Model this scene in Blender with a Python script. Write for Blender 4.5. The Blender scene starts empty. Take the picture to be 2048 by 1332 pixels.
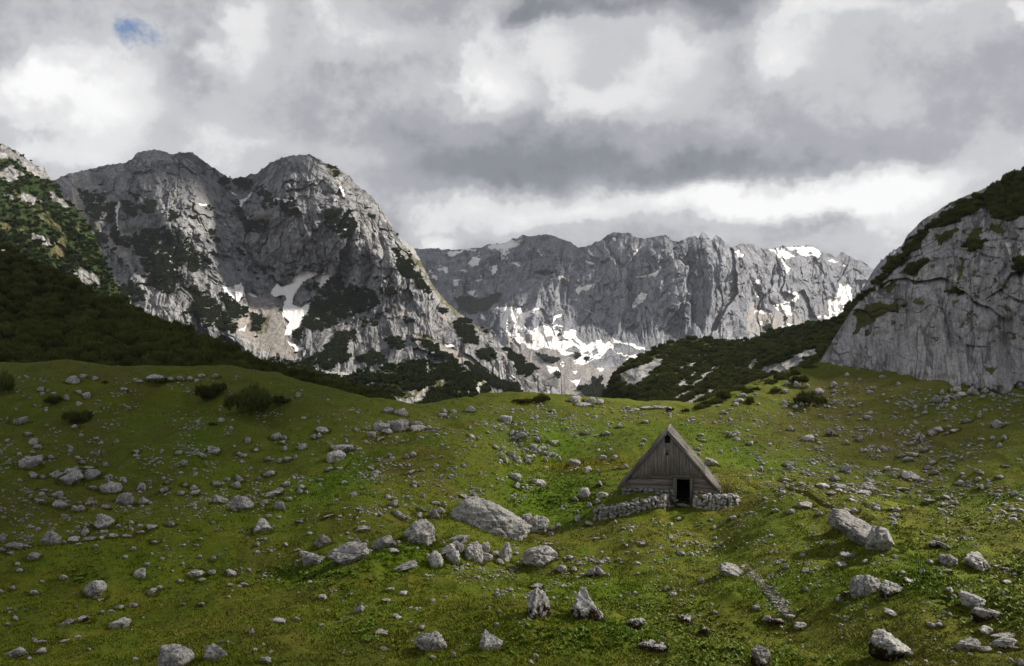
import bpy, math, random
import numpy as np
F = 1774.0; CX = 1024.0; HOR = 700.0          # focal length and principal column / horizon row in photo pixels
SC = bpy.context.scene
COL = SC.collection
rng = np.random.default_rng(7)
random.seed(7)

# ---------------------------------------------------------------- noise
_perm = np.random.default_rng(3).permutation(256).astype(np.int32)
_perm = np.concatenate([_perm, _perm, _perm])
_g = np.random.default_rng(4).normal(size=(256, 3)); _g /= np.linalg.norm(_g, axis=1)[:, None]
_g = (_g * 1.25).astype(np.float32)

def perlin(x, y, z):
    x = np.asarray(x, np.float64); y = np.asarray(y, np.float64); z = np.asarray(z, np.float64)
    x, y, z = np.broadcast_arrays(x, y, z)
    xi = np.floor(x); yi = np.floor(y); zi = np.floor(z)
    xf = (x - xi).astype(np.float32); yf = (y - yi).astype(np.float32); zf = (z - zi).astype(np.float32)
    xi = xi.astype(np.int64) & 255; yi = yi.astype(np.int64) & 255; zi = zi.astype(np.int64) & 255
    u = xf * xf * xf * (xf * (xf * 6 - 15) + 10); v = yf * yf * yf * (yf * (yf * 6 - 15) + 10); w = zf * zf * zf * (zf * (zf * 6 - 15) + 10)
    def c(dx, dy, dz):
        h = _perm[_perm[_perm[xi + dx] + yi + dy] + zi + dz]
        g = _g[h]
        return g[..., 0] * (xf - dx) + g[..., 1] * (yf - dy) + g[..., 2] * (zf - dz)
    def l(a, b, t): return a + (b - a) * t
    return l(l(l(c(0,0,0), c(1,0,0), u), l(c(0,1,0), c(1,1,0), u), v), l(l(c(0,0,1), c(1,0,1), u), l(c(0,1,1), c(1,1,1), u), v), w)

def fbm(x, y, z, o=4, gain=.5):
    s = 0; a = 1.0; f = 1.0; t = 0
    for i in range(o):
        s = s + a * perlin(x * f + i * 17.3, y * f + i * 9.1, z * f + i * 5.7); t += a; a *= gain; f *= 2.03
    return s / t * 1.6

def ridged(x, y, z, o=4, gain=.5):
    s = 0; a = 1.0; f = 1.0; t = 0; prev = 1.0
    for i in range(o):
        n = 1 - np.abs(perlin(x * f + i * 11.3, y * f + i * 19.1, z * f + i * 3.7)) * 2.0
        n = np.clip(n, 0, 1) ** 2 * prev
        s = s + a * n; t += a; prev = np.clip(n * 1.6, .25, 1); a *= gain; f *= 2.07
    return s / t

_wj = np.random.default_rng(12).uniform(-.42, .42, (256, 2)); _wg = np.random.default_rng(13).uniform(-1, 1, (256, 3))
def facets(x, y, a=1., b=1., c=.5):
    """broken faces: every cell of a jittered grid is a plane of its own tilt and standing-out, with crisp edges"""
    x, y = np.broadcast_arrays(np.asarray(x, float), np.asarray(y, float)); xi = np.floor(x).astype(int); yi = np.floor(y).astype(int)
    best = np.full(x.shape, 9.); h = np.zeros(x.shape)
    for dx in (-1, 0, 1):
        for dy in (-1, 0, 1):
            cx, cy = xi + dx, yi + dy; k = _perm[(_perm[cx & 255] + cy) & 255]; px, py = cx + .5 + _wj[k, 0], cy + .5 + _wj[k, 1]
            ex, ey = x - px, y - py; d = ex * ex + ey * ey; m = d < best; best = np.where(m, d, best)
            h = np.where(m, a * (_wg[k, 0] * ex + _wg[k, 1] * ey) + c * _wg[k, 2], h)
    return h + b * (.5 - np.sqrt(best))

def sstep(a, b, x):
    t = np.clip((x - a) / (b - a), 0, 1); return t * t * (3 - 2 * t)

# ---------------------------------------------------------------- smooth interpolation of control points
class Rbf:
    def __init__(s, p, val, sm=1e-3):
        s.p = np.asarray(p, float); v = np.asarray(val, float); n = len(v)
        K = s.k(s.p, s.p) + np.eye(n) * sm
        P = np.hstack([np.ones((n, 1)), s.p]); A = np.zeros((n + 3, n + 3)); A[:n, :n] = K; A[:n, n:] = P; A[n:, :n] = P.T
        s.c = np.linalg.solve(A, np.concatenate([v, np.zeros(3)])); s.n = n
    def k(s, a, b):
        d = ((a[:, None, :] - b[None]) ** 2).sum(2); return .5 * d * np.log(d + 1e-9)
    def __call__(s, q):
        out = np.empty(len(q))
        for i in range(0, len(q), 20000):
            j = q[i:i + 20000]; out[i:i + 20000] = s.k(j, s.p) @ s.c[:s.n] + s.c[s.n] + j @ s.c[s.n + 1:]
        return out

class Grid2:
    """values on a regular grid, read back with smooth bilinear weights"""
    def __init__(s, x0, x1, nx, y0, y1, ny, fn):
        s.a = (x0, x1, nx, y0, y1, ny)
        X, Y = np.meshgrid(np.linspace(x0, x1, nx), np.linspace(y0, y1, ny)); s.v = fn(X.ravel(), Y.ravel()).reshape(ny, nx)
    def __call__(s, x, y):
        x0, x1, nx, y0, y1, ny = s.a
        fx = np.clip((np.asarray(x, float) - x0) / (x1 - x0) * (nx - 1), 0, nx - 1.001); fy = np.clip((np.asarray(y, float) - y0) / (y1 - y0) * (ny - 1), 0, ny - 1.001)
        i = fx.astype(int); j = fy.astype(int); u = fx - i; w = fy - j; v = s.v
        return (v[j, i] * (1 - u) + v[j, i + 1] * u) * (1 - w) + (v[j + 1, i] * (1 - u) + v[j + 1, i + 1] * u) * w

def inpoly(px, py, poly):
    px = px.ravel(); py = py.ravel(); r = np.zeros(px.shape, bool); n = len(poly); j = n - 1
    for i in range(n):
        xi, yi = poly[i]; xj, yj = poly[j]
        if yi != yj:
            c = ((yi > py) != (yj > py)) & (px < (xj - xi) * (py - yi) / (yj - yi) + xi)
            r ^= c
        j = i
    return r

def polymask(PX, PY, polys, warp=6.0, fs=.03, seed=0.):
    """1 inside any outline; the edges are frayed by noise. returns float mask"""
    wx = fbm(PX * fs, PY * fs, seed, 4, .65) * warp; wy = fbm(PX * fs, PY * fs, seed + 40, 4, .65) * warp
    qx = (PX + wx); qy = (PY + wy); m = np.zeros(PX.size, bool)
    for pl in polys: m |= inpoly(qx, qy, pl)
    return m.reshape(PX.shape).astype(np.float32)

def zt(ox, oy, s, polys): return [[(ox + x * s, oy + y * s) for x, y in p] for p in polys]

# ---------------------------------------------------------------- meshes
def make_mesh(name, V, Fc, mat=None, attrs=None, smooth=True):
    V = np.ascontiguousarray(V, np.float32).reshape(-1, 3)
    groups = Fc if isinstance(Fc, list) else [Fc]
    groups = [np.ascontiguousarray(g, np.int32) for g in groups if len(g)]
    me = bpy.data.meshes.new(name)
    nl = sum(g.size for g in groups); nf = sum(len(g) for g in groups)
    me.vertices.add(len(V)); me.vertices.foreach_set('co', V.ravel())
    me.loops.add(nl); me.polygons.add(nf)
    me.loops.foreach_set('vertex_index', np.concatenate([g.ravel() for g in groups]))
    st = []; o = 0
    for g in groups:
        st.append(o + np.arange(len(g)) * g.shape[1]); o += g.size
    me.polygons.foreach_set('loop_start', np.concatenate(st).astype(np.int32))
    me.update(calc_edges=True)
    if smooth: me.polygons.foreach_set('use_smooth', np.ones(nf, bool))
    for k, a in (attrs or {}).items():
        at = me.attributes.new(k, 'FLOAT', 'POINT'); at.data.foreach_set('value', np.ascontiguousarray(a, np.float32).ravel())
    if mat: me.materials.append(mat)
    me.update()
    return me

def link(name, me, parent=None, loc=None, **props):
    o = bpy.data.objects.new(name, me); COL.objects.link(o)
    if parent: o.parent = parent
    if loc is not None: o.location = loc
    for k, v in props.items(): o[k] = v
    return o

def grid_faces(nr, nc, base=0):
    i = np.arange(nr - 1)[:, None] * nc + np.arange(nc - 1)[None]; i = i.ravel() + base
    return np.stack([i, i + 1, i + nc + 1, i + nc], 1)

# ---------------------------------------------------------------- material helper
class Mat:
    def __init__(s, name):
        s.m = bpy.data.materials.new(name); s.m.use_nodes = True; s.nt = s.m.node_tree
        s.b = s.nt.nodes['Principled BSDF']; s.b.inputs['Roughness'].default_value = .9
        s.b.inputs['Specular IOR Level'].default_value = .06
    def n(s, t, **kw):
        nd = s.nt.nodes.new(t)
        for k, v in kw.items():
            if k.startswith('_'): setattr(nd, k[1:], v)
            else:
                key = int(k[1:]) if k[0] == 'i' and k[1:].isdigit() else k.replace('0', ' ')
                s.set(nd.inputs[key], v)
        return nd
    def set(s, inp, v):
        if isinstance(v, bpy.types.NodeSocket): s.nt.links.new(v, inp)
        elif isinstance(v, bpy.types.Node): s.nt.links.new(v.outputs[0], inp)
        else: inp.default_value = v
    def coord(s, kind='Object', scale=(1, 1, 1), rot=(0, 0, 0)):
        c = s.nt.nodes.new('ShaderNodeTexCoord'); m = s.nt.nodes.new('ShaderNodeMapping')
        m.inputs['Scale'].default_value = scale; m.inputs['Rotation'].default_value = rot
        s.nt.links.new(c.outputs[kind], m.inputs['Vector']); return m.outputs[0]
    def noise(s, vec, scale, detail=5, rough=.6, dist=0):
        nd = s.nt.nodes.new('ShaderNodeTexNoise'); s.nt.links.new(vec, nd.inputs['Vector'])
        nd.inputs['Scale'].default_value = scale; nd.inputs['Detail'].default_value = detail; nd.inputs['Roughness'].default_value = rough; nd.inputs['Distortion'].default_value = dist
        return nd.outputs['Fac']
    def ramp(s, fac, pts, interp='LINEAR'):
        nd = s.nt.nodes.new('ShaderNodeValToRGB'); s.nt.links.new(fac, nd.inputs[0]); cr = nd.color_ramp; cr.interpolation = interp
        while len(cr.elements) < len(pts): cr.elements.new(.5)
        for e, (p, c) in zip(cr.elements, pts):
            e.position = p; e.color = (c, c, c, 1) if not hasattr(c, '__len__') else (*c, 1)
        return nd.outputs[0]
    def mix(s, fac, a, b, mode='MIX'):
        nd = s.nt.nodes.new('ShaderNodeMix'); nd.data_type = 'RGBA'; nd.blend_type = mode
        s.set(nd.inputs['Factor'], fac)
        for inp, v in ((nd.inputs[6], a), (nd.inputs[7], b)):
            if isinstance(v, tuple): inp.default_value = (*v, 1)
            else: s.set(inp, v)
        return nd.outputs[2]
    def math(s, op, a, b=0.0, clamp=False):
        nd = s.nt.nodes.new('ShaderNodeMath'); nd.operation = op; nd.use_clamp = clamp
        s.set(nd.inputs[0], a); s.set(nd.inputs[1], b); return nd.outputs[0]
    def attr(s, name):
        nd = s.nt.nodes.new('ShaderNodeAttribute'); nd.attribute_name = name; return nd.outputs['Fac']
    def bump(s, h, strength, dist):
        nd = s.nt.nodes.new('ShaderNodeBump'); nd.inputs['Strength'].default_value = strength; nd.inputs['Distance'].default_value = dist
        s.nt.links.new(h, nd.inputs['Height']); s.nt.links.new(nd.outputs[0], s.b.inputs['Normal'])
    def out(s, col): s.set(s.b.inputs['Base Color'], col if not isinstance(col, tuple) else (*col, 1)); return s.m
# ================================================================ MEADOW
SKYL = [(-700,745,112),(-300,750,115),(0,752,118),(130,742,118),(250,757,118),(450,748,122),(560,765,118),(650,790,112),(740,822,108),(800,827,110),(900,822,115),(960,809,122),
        (1050,801,130),(1150,805,135),(1250,814,135),(1330,819,132),(1385,829,128),(1440,806,135),(1500,789,142),(1570,759,150),(1640,735,158),(1700,740,150),(1800,765,135),
        (1900,785,122),(2048,788,118),(2300,798,112),(2800,800,108)]
CP = list(SKYL)
CP += [(p, 1345, y) for p, y in ((-700,29),(-300,31),(0,32),(350,32),(700,32),(1050,31),(1400,31),(1750,29.5),(2048,28.5),(2350,27.5),(2800,27))]
CP += [(p, 1200, y) for p, y in ((-700,43),(-300,44),(0,43),(350,43),(700,43),(1050,42),(1400,43),(1750,40),(2048,39.5),(2350,38),(2800,38))]
CP += [(-300,1100,56),(0,1125,51),(350,1100,52),(700,1100,51),(900,1100,51),(1050,1110,51),(1400,1100,52),(1650,1110,49),(1750,1110,48),(2048,1110,47),(2350,1100,47),(2800,1100,47),
       (100,1115,52),(100,1098,62),(300,1062,56),(300,1046,69),(500,1027,62),(500,1010,75),(600,990,67),(600,972,80),(700,925,77),(700,905,87),(770,885,85),(770,868,93),
       (0,1000,74),(200,1000,74),(400,985,76),(-300,1000,74),(-300,880,94),(0,900,92),(200,900,92),(400,900,90),(600,900,90),(0,800,108),(200,800,108),(400,800,107),(550,830,101),(650,860,96),
       (850,1000,64),(850,950,69.5),(850,900,77),(850,860,92),(950,860,93),(950,920,76),(950,985,67),(900,1060,56),
       (1120,940,91.5),(1100,1000,76.5),(1100,1050,64),(1120,900,101),(1100,860,108),(1050,825,122),(1200,860,110),(1200,832,122),(1200,915,92),(1200,960,78),
       (1240,995,67),(1240,1050,58),(1340,965,71),(1340,1018,61.5),(1440,1015,61),(1340,1065,55),(1340,1150,47),(1500,1080,50),(1550,1150,44.5),
       (1450,962,66),(1560,990,61.5),(1640,1017,57.5),(1700,1038,54),(1500,948,84),(1600,980,78),(1700,1012,71),(1760,1000,76),
       (1340,900,93),(1340,860,109),(1450,900,99),(1450,850,116),(1550,900,101),(1550,830,125),(1640,800,139),
       (1800,975,81),(1800,920,95),(1700,900,103),(1700,850,117),(1800,850,113),(1900,900,97),(1900,960,81),(2048,960,77),(2048,900,91),(2048,850,103),(1800,1050,61),(1900,1050,58),(2048,1050,55),
       (1850,1120,47),(2350,1000,66),(2350,900,88),(2800,900,86)]
_kx, _ky = 150.0, 6.0
_r = Rbf([(p / _kx, math.log(Y) * _ky) for p, py, Y in CP], [(HOR - py) / F * Y for p, py, Y in CP], 8e-4)
_L0, _L1 = math.log(7.0), math.log(230.0)
_gz = Grid2(-760, 2900, 420, _L0, _L1, 420, lambda x, y: _r(np.stack([x / _kx, y * _ky], 1)))
_sx = np.array([s[0] for s in SKYL], float); _sY = np.array([s[2] for s in SKYL], float)

CREST = []          # crests behind which the turf drops away: (x, y) along the crest, drop, distance to the hollow, its width
def _crest_drop(x, y):
    s = np.zeros(np.shape(x))
    for pts, A, d0, w in CREST:
        yc = np.interp(x, pts[:, 0], pts[:, 1]); t = y - yc; x0, x1 = pts[0, 0], pts[-1, 0]; e = 4.
        s = s - A * np.where(t < d0, np.exp(-((t - d0) / (d0 * .62)) ** 2) * sstep(0, d0 * .8, t), np.exp(-((t - d0) / w) ** 2)) * sstep(x0 - 1, x0 + e, x) * (1 - sstep(x1 - e, x1 + 1, x))
    return s
TY = 61.0; TX = (1366 - CX) / F * TY; TZ = (HOR - 1010) / F * TY; TC, TS = math.cos(math.radians(-12)), math.sin(math.radians(-12))
def ground_z(x, y):
    x = np.asarray(x, float); y = np.asarray(y, float)
    yy = np.maximum(y, 5.0); px = CX + F * x / yy
    px = np.clip(px, -700, 2800)
    z = _gz(px, np.log(np.clip(yy, 7.2, 225)))
    ys = np.interp(px, _sx, _sY)
    t = sstep(0, 1, (yy - ys - 2) / 70.)
    z = z * (1 - t) + (-26 - 30 * sstep(150, 900, yy)) * t
    amp = np.clip(1.3 - yy / 200., .4, 1)
    if CREST: z = z + _crest_drop(x, y)
    # grass terrace held by the wall beside the hut, and level ground round it
    lx = (x - TX) * TC + (y - TY) * TS; ly = -(x - TX) * TS + (y - TY) * TC
    pad = np.exp(-((lx + .8) / 5.0) ** 4 - ((ly - 1.2) / 4.2) ** 4)
    z = z * (1 - pad) + TZ * pad; amp = amp * (1 - .85 * pad)
    z = z + .80 * sstep(-6.2, -5.0, lx) * (1 - sstep(-1.6, -.9, lx)) * sstep(-2.6, -.5, ly) * (1 - sstep(3., 5.5, ly))
    z = z + fbm(x / 19.0 + 3, y / 24.0, 4.5, 2) * 2.8 * np.clip(1 - .8 * sstep(80, 112, yy), 0, 1) * np.clip(amp, .15, 1) * sstep(20, 38, yy)
    z = z + fbm(x / 9.0, y / 9.0, 1.5, 3) * .95 * amp + ridged(x / 5.2 + 9, y / 8.5, 6.5, 3) * .28 * amp + ridged(x / 3.1 + 5, y / 4.6, 2.5, 2) * .14 + fbm(x / 1.1, y / 1.1, 3.5, 3, .6) * .085
    return z

def ground_hit(px, py, y0=18.):
    """where the line of sight through a photo pixel meets the meadow"""
    px = np.atleast_1d(np.asarray(px, float)); py = np.atleast_1d(np.asarray(py, float))
    Ys = np.exp(np.linspace(math.log(y0), math.log(190.), 700))
    X = (px[:, None] - CX) / F * Ys; Z = (HOR - py[:, None]) / F * Ys
    G = ground_z(X, np.broadcast_to(Ys, X.shape)); below = Z <= G
    k = np.where(below.any(1), below.argmax(1), -1)
    k = np.where(k < 0, np.argmin(np.where(Ys[None] > 90, Z - G, 1e9), 1), k)
    Y = Ys[k]; x = (px - CX) / F * Y
    return np.stack([x, Y, ground_z(x, Y)], 1)

def _crest(pp, A, d0, w):
    h = ground_hit([p[0] for p in pp], [p[1] for p in pp]); return (h[np.argsort(h[:, 0])][:, :2], A, d0, w)
CREST += [_crest([(-250,1175),(0,1135),(150,1100),(300,1065),(400,1045),(500,1027),(600,985),(700,925)], 2.3, 5.5, 6.5),
          _crest([(1450,958),(1500,968),(1560,988),(1640,1015),(1720,1045),(1800,1060)], 1.5, 6., 9.),
          _crest([(650,1235),(760,1180),(850,1160),(950,1152),(1050,1160),(1150,1190)], 1.0, 2.8, 3.),
          _crest([(60,1290),(200,1232),(300,1215),(420,1180),(520,1165),(640,1190)], .9, 2.6, 3.),
          _crest([(840,850),(940,868),(1020,890),(1070,930)], 1.5, 4.5, 6.), _crest([(1800,1030),(1900,1012),(2000,1010),(2150,1020)], 1.3, 3.5, 5.),
          _crest([(150,850),(300,835),(450,850),(560,880)], 1.6, 5., 7.)]
# lush hollows and dry heath patches, in photo columns/rows turned into places on the ground
def spots(L):
    h = ground_hit([a[0] for a in L], [a[1] for a in L]); return [(p[0], p[1], a[2] / F * p[1], a[3] * p[1] / 100. * 1.4, a[4]) for p, a in zip(h, L)]
LUSH = spots([(1120,960,110,12,1),(1090,1010,110,8,1),(1150,880,140,7,.8),(700,940,70,10,1),(620,985,90,8,.9),(1420,870,90,8,1),(1520,920,90,6,.8),(1250,1180,220,5,.6),(800,1110,150,3,.9),(620,1150,90,3,.8),
    (1240,1260,140,2,.8),(1830,1170,90,3,.8),(1950,1000,200,6,.6),(450,900,200,9,.5),(250,850,120,7,.4),(1700,1150,260,5,.45),(1500,1060,180,6,.45),(1550,1180,120,3,.5),(200,1120,260,3,.5)])
DRY = spots([(1500,1000,160,5,.3),(520,1135,70,2,.9),(400,760,260,8,.5),(900,900,130,8,.4),(1720,800,150,9,.8),(1650,870,130,9,.7),(1900,880,150,8,.5),(850,1040,80,4,.5),(1230,1110,120,2,.4),(420,1270,200,2.5,.5),(1350,1080,160,5,.3),(130,900,150,8,.6),(60,1010,120,5,.6),(450,1230,160,2.5,.5),(1690,790,80,6,.7)])
def field(x, y, L):
    f = np.zeros(np.shape(x))
    for cx, cy, sx, sy, a in L: f = f + a * np.exp(-((x - cx) / sx) ** 2 - ((y - cy) / sy) ** 2)
    return np.clip(f, 0, 1)
def lush(x, y): return np.clip(field(x, y, LUSH) * .9 + fbm(x / 7, y / 10, 7.7, 3) * .45, 0, 1)
def dry(x, y): return np.clip(field(x, y, DRY) * .8 + fbm(x / 6, y / 9, 17.7, 4, .6) * .95 + .02, 0, 1)

# worn gravel run that comes down from the cleft boulder
_run = ground_hit([1488, 1505, 1528, 1548, 1563, 1575], [1133, 1150, 1172, 1195, 1212, 1225])
def runmask(x, y):
    d = np.full(np.shape(x), 9.)
    for a, b in zip(_run[:-1], _run[1:]):
        ab = b[:2] - a[:2]; t = np.clip(((x - a[0]) * ab[0] + (y - a[1]) * ab[1]) / (ab @ ab), 0, 1)
        d = np.minimum(d, np.hypot(x - a[0] - t * ab[0], y - a[1] - t * ab[1]))
    return np.clip(1.0 - d / .25 + fbm(x * 1.7, y * 1.7, 0, 3) * .9, 0, 1)

def grass_material():
    m = Mat('meadow turf'); c = m.coord('Object')
    n1 = m.noise(c, .55, 6, .65); n2 = m.noise(c, 5.0, 6, .7); n3 = m.noise(c, 22., 4, .7); n4 = m.noise(c, .13, 4, .6)
    base = m.mix(m.ramp(n1, [(.36, 0.), (.64, 1.)]), (.072, .116, .007), (.158, .158, .016))
    base = m.mix(m.attr('lush'), base, (.088, .150, .005))
    base = m.mix(m.math('MULTIPLY', m.attr('dry'), m.ramp(n2, [(.3, .35), (.65, 1.)])), base, (.105, .085, .020))
    base = m.mix(m.ramp(n2, [(.47, 0.), (.7, .5)]), base, (.048, .046, .014))
    base = m.mix(m.ramp(n3, [(.35, .42), (.6, 0.)]), base, (.030, .032, .008))
    base = m.mix(m.ramp(n3, [(.58, 0.), (.78, .45)]), base, (.17, .15, .055))
    base = m.mix(m.attr('bare'), base, m.mix(n3, (.34, .25, .17), (.50, .42, .33)))
    h = m.math('ADD', m.math('MULTIPLY', n2, .6), m.math('MULTIPLY', n3, .4)); m.bump(h, .9, .10)
    return m.out(base)
M_GRASS = grass_material()

def build_ground():
    cols = np.linspace(-560, 2640, 1300)
    rows = np.concatenate([1 / np.linspace(1 / 9., 1 / 26., 40, endpoint=False), 1 / np.linspace(1 / 26., 1 / 175., 860), np.exp(np.linspace(math.log(178.), math.log(6000.), 50))])
    PX, Y = np.meshgrid(cols, rows); X = (PX - CX) / F * Y
    Z = ground_z(X, Y)
    at = dict(lush=lush(X, Y), dry=dry(X, Y), bare=runmask(X, Y) * (Y < 60))
    me = make_mesh('ground', np.stack([X, Y, Z], 2), grid_faces(len(rows), len(cols)), M_GRASS, at)
    link('ground', me, kind='structure', label='rolling alpine meadow of short grass strewn with limestone', category='meadow')
build_ground()
# ================================================================ LIMESTONE ROCKS
def ico(sub):
    import bmesh
    bm = bmesh.new(); bmesh.ops.create_icosphere(bm, subdivisions=sub, radius=1.0)
    V = np.array([v.co[:] for v in bm.verts]); Fc = np.array([[v.index for v in f.verts] for f in bm.faces]); bm.free()
    return V / np.linalg.norm(V, axis=1)[:, None], Fc
ICO = {k: ico(k) for k in (1, 2, 3, 4, 5, 6)}

def rock_shape(seed, sub, style='block', peak=None):
    """a broken limestone block: soft-edged cut by random planes, split by joints, pitted; fills [-.5,.5]^3"""
    r = np.random.default_rng(seed); D, Fc = ICO[sub]
    n = {'block': 13, 'round': 34, 'flat': 15, 'peak': 13}[style]
    P = r.normal(size=(n, 3)); P /= np.linalg.norm(P, axis=1)[:, None]
    if style == 'peak': P[:, 2] *= .55; P /= np.linalg.norm(P, axis=1)[:, None]
    d = r.uniform(.62, 1.0, n) if style != 'round' else r.uniform(.84, 1.0, n)
    if style == 'flat':
        P[0] = (.1, -.05, 1); P[0] /= np.linalg.norm(P[0]); d[0] = .62
    dots = np.maximum(D @ P.T, .02); q = dots / d[None]
    k = 42.; rr = 1 / (np.log(np.exp(k * (q - q.max(1)[:, None])).sum(1)) / k + q.max(1))
    rr = np.minimum(rr, 1.45)
    X = D * rr[:, None]
    o = r.uniform(0, 60, 3)
    x, y, z = (X[:, 0] + o[0], X[:, 1] + o[1], X[:, 2] + o[2])
    disp = fbm(x * 1.5, y * 1.5, z * 1.5, 4, .55) * .17 + (ridged(x * 2.3, y * 2.3, z * 1.7, 4, .55) - .35) * .15
    if sub >= 4:
        disp = disp + fbm(x * 8, y * 8, z * 6, 3, .6) * .034
        pit = np.clip(fbm(x * 5 + 9, y * 5, z * 5, 3, .6) - .22, 0, 1); disp = disp - pit * .22
    for j in range(3 if sub >= 3 else 1):       # joints
        nn = r.normal(size=3); nn[2] *= .6; nn /= np.linalg.norm(nn); off = r.uniform(-.45, .45)
        s = X @ nn - off + fbm(x * 1.6, y * 1.6, z * 1.6 + j * 9, 3) * .22
        wdt = .035 if sub >= 4 else .07
        disp = disp - np.exp(-(s / wdt) ** 2) * r.uniform(.09, .22)
        if r.random() < .6: disp = disp + np.where(s > 0, 1, 0) * r.uniform(-.11, .11)
    X = X * (1 + disp)[:, None]
    if style == 'peak': X[:, :2] *= np.clip(1.05 - .26 * X[:, 2:3], .6, 1.5)
    lo = X.min(0); hi = X.max(0)
    return (X - (lo + hi) / 2) / (hi - lo), Fc

def rock_material(name, mossy):
    m = Mat(name); c = m.coord('Object'); g = m.nt.nodes.new('ShaderNodeNewGeometry')
    n1 = m.noise(g.outputs['Position'], 1.7, 6, .68); n2 = m.noise(g.outputs['Position'], 7.5, 6, .72); n3 = m.noise(g.outputs['Position'], 31., 3, .7)
    base = m.mix(m.ramp(n1, [(.32, 0.), (.68, 1.)]), (.48, .465, .445), (.74, .72, .69))
    n5 = m.noise(g.outputs['Position'], 3.6, 7, .78, .5)
    base = m.mix(m.ramp(n5, [(.49, 0.), (.59, .8)]), base, (.15, .138, .128))
    base = m.mix(m.ramp(n2, [(.50, 0.), (.62, .8)]), base, (.12, .11, .10))
    base = m.mix(m.ramp(n3, [(.56, 0.), (.72, .6)]), base, (.085, .08, .075))
    base = m.mix(m.ramp(n2, [(.24, .5), (.40, 0.)]), base, (.62, .60, .585))
    oi = m.nt.nodes.new('ShaderNodeObjectInfo')
    hs = m.nt.nodes.new('ShaderNodeHueSaturation'); m.set(hs.inputs['Value'], m.math('ADD', m.math('MULTIPLY', oi.outputs['Random'], .5), .68)); m.set(hs.inputs['Color'], base); base = hs.outputs[0]
    tc = m.nt.nodes.new('ShaderNodeSeparateXYZ'); m.set(tc.inputs[0], c)
    if mossy:
        f = m.math('ADD', m.math('MULTIPLY', m.noise(g.outputs['Position'], 3.1, 5, .7), 1.9), m.math('MULTIPLY', tc.outputs['Z'], -.85))
        base = m.mix(m.ramp(m.math('ADD', f, -.45 if mossy == 1 else -.22), [(.46, 0.), (.56, 1.)]), base, m.mix(n2, (.022, .014, .008), (.06, .045, .02)))
    # thin moss and soil films in the hollows of the top
    f2 = m.noise(g.outputs['Position'], 2.3, 5, .75)
    base = m.mix(m.ramp(f2, [(.60, 0.), (.67, .8)]), base, (.085, .080, .028))
    h = m.math('ADD', m.math('MULTIPLY', n2, .7), m.math('MULTIPLY', n3, .3)); m.bump(h, 1., .22)
    return m.out(base)
M_ROCK = rock_material('weathered limestone', False)
M_MOSSY = rock_material('mossy limestone', True)
M_BROWN = rock_material('moss-covered limestone', 2)

ZS = 350 / 1554.
# cx, cy, width, height in the enlarged tiles; then flags: d dark moss, p peaked, r rounded, f flat, + leans up to the east, - leans down to the east
T = {}
T[(0, 740)] = """158 452 180 100 f+;638 97 140 70;735 60 70 40 r;848 80 65 30;363 188 60 35;425 192 40 25;385 215 50 25;590 250 60 60;480 215 60 25;700 210 60 35 -;760 218 80 35;775 250 55 35;1100 180 70 40 +
1375 85 155 60;1505 90 75 35 r;1205 88 50 25;1235 115 65 25;705 305 50 30;145 360 35 25;415 502 40 25;245 570 70 45 f;292 645 75 65;328 693 80 45;665 508 60 32;725 585 40 28;855 615 50 28 d;1032 640 52 30;12 740 32 45
172 750 55 30;290 735 45 25;630 697 50 30;625 732 42 28 r;250 838 210 125;342 792 75 50 r;448 782 60 35;690 795 65 30;735 828 60 35 d;790 878 120 30 f;645 910 150 60 f;800 943 165 95 -;620 985 235 120;485 940 120 55
305 953 62 36 r;375 960 60 30;285 923 50 24;975 1058 190 100 r;815 1055 85 42 f;1108 1165 165 120 r;1270 1170 105 75 -;1258 1055 85 85;1082 983 45 38;1113 998 45 38;935 845 45 30 +;1175 557 38 15;1485 1007 60 30;1460 1083 80 35
345 1170 125 50 f;503 1113 100 55;550 1152 70 45;385 1075 95 25 f;370 1108 70 38;250 1100 50 28;530 1215 140 70;715 1240 80 60;660 1230 50 35;788 1192 85 40;808 1150 50 30;935 1228 85 35;615 1212 48 28;580 1300 75 28
1215 738 70 28 -;1215 770 80 15 f;1440 728 40 28;180 985 50 25"""
T[(350, 740)] = """240 60 75 28 d;130 85 55 38 r;55 85 75 42;195 95 45 22;365 65 70 30;410 455 52 32;495 235 32 22;500 530 48 28;890 597 115 65 -r;970 608 60 38;958 652 60 32;978 708 38 42;1235 600 55 45;1280 592 45 45;1310 545 125 60 -;1128 685 85 48
1103 230 60 38 -;645 640 50 50;340 725 115 58;248 773 75 45;28 750 70 40;80 832 70 48;712 717 70 40 -;565 752 70 28;608 777 62 25;828 792 65 30;997 802 80 40;1072 785 38 40;935 818 45 30;1480 715 200 70 f;1422 785 170 115;1375 885 70 35
1460 880 60 18 f;1300 980 80 30 f;1290 1030 40 32;1500 1010 60 35;830 935 110 50;745 977 45 25;565 965 85 65 p;530 1028 100 60;465 975 50 25;367 1025 75 45;165 1055 80 45;172 1098 110 62 -;95 1030 65 28;50 1110 62 32;400 1165 165 80 -
578 1205 210 130;985 1018 80 60 +r;845 1105 180 60 +;925 1085 65 60;785 1188 90 50 +;1000 1150 90 50 +;925 1222 100 80;1125 1045 75 45;1112 1092 48 50;1167 1100 35 30;1425 1165 50 30;918 1315 55 25;1355 1315 110 30 d-;835 1300 50 20
180 1208 40 20;258 1235 35 30"""
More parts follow.
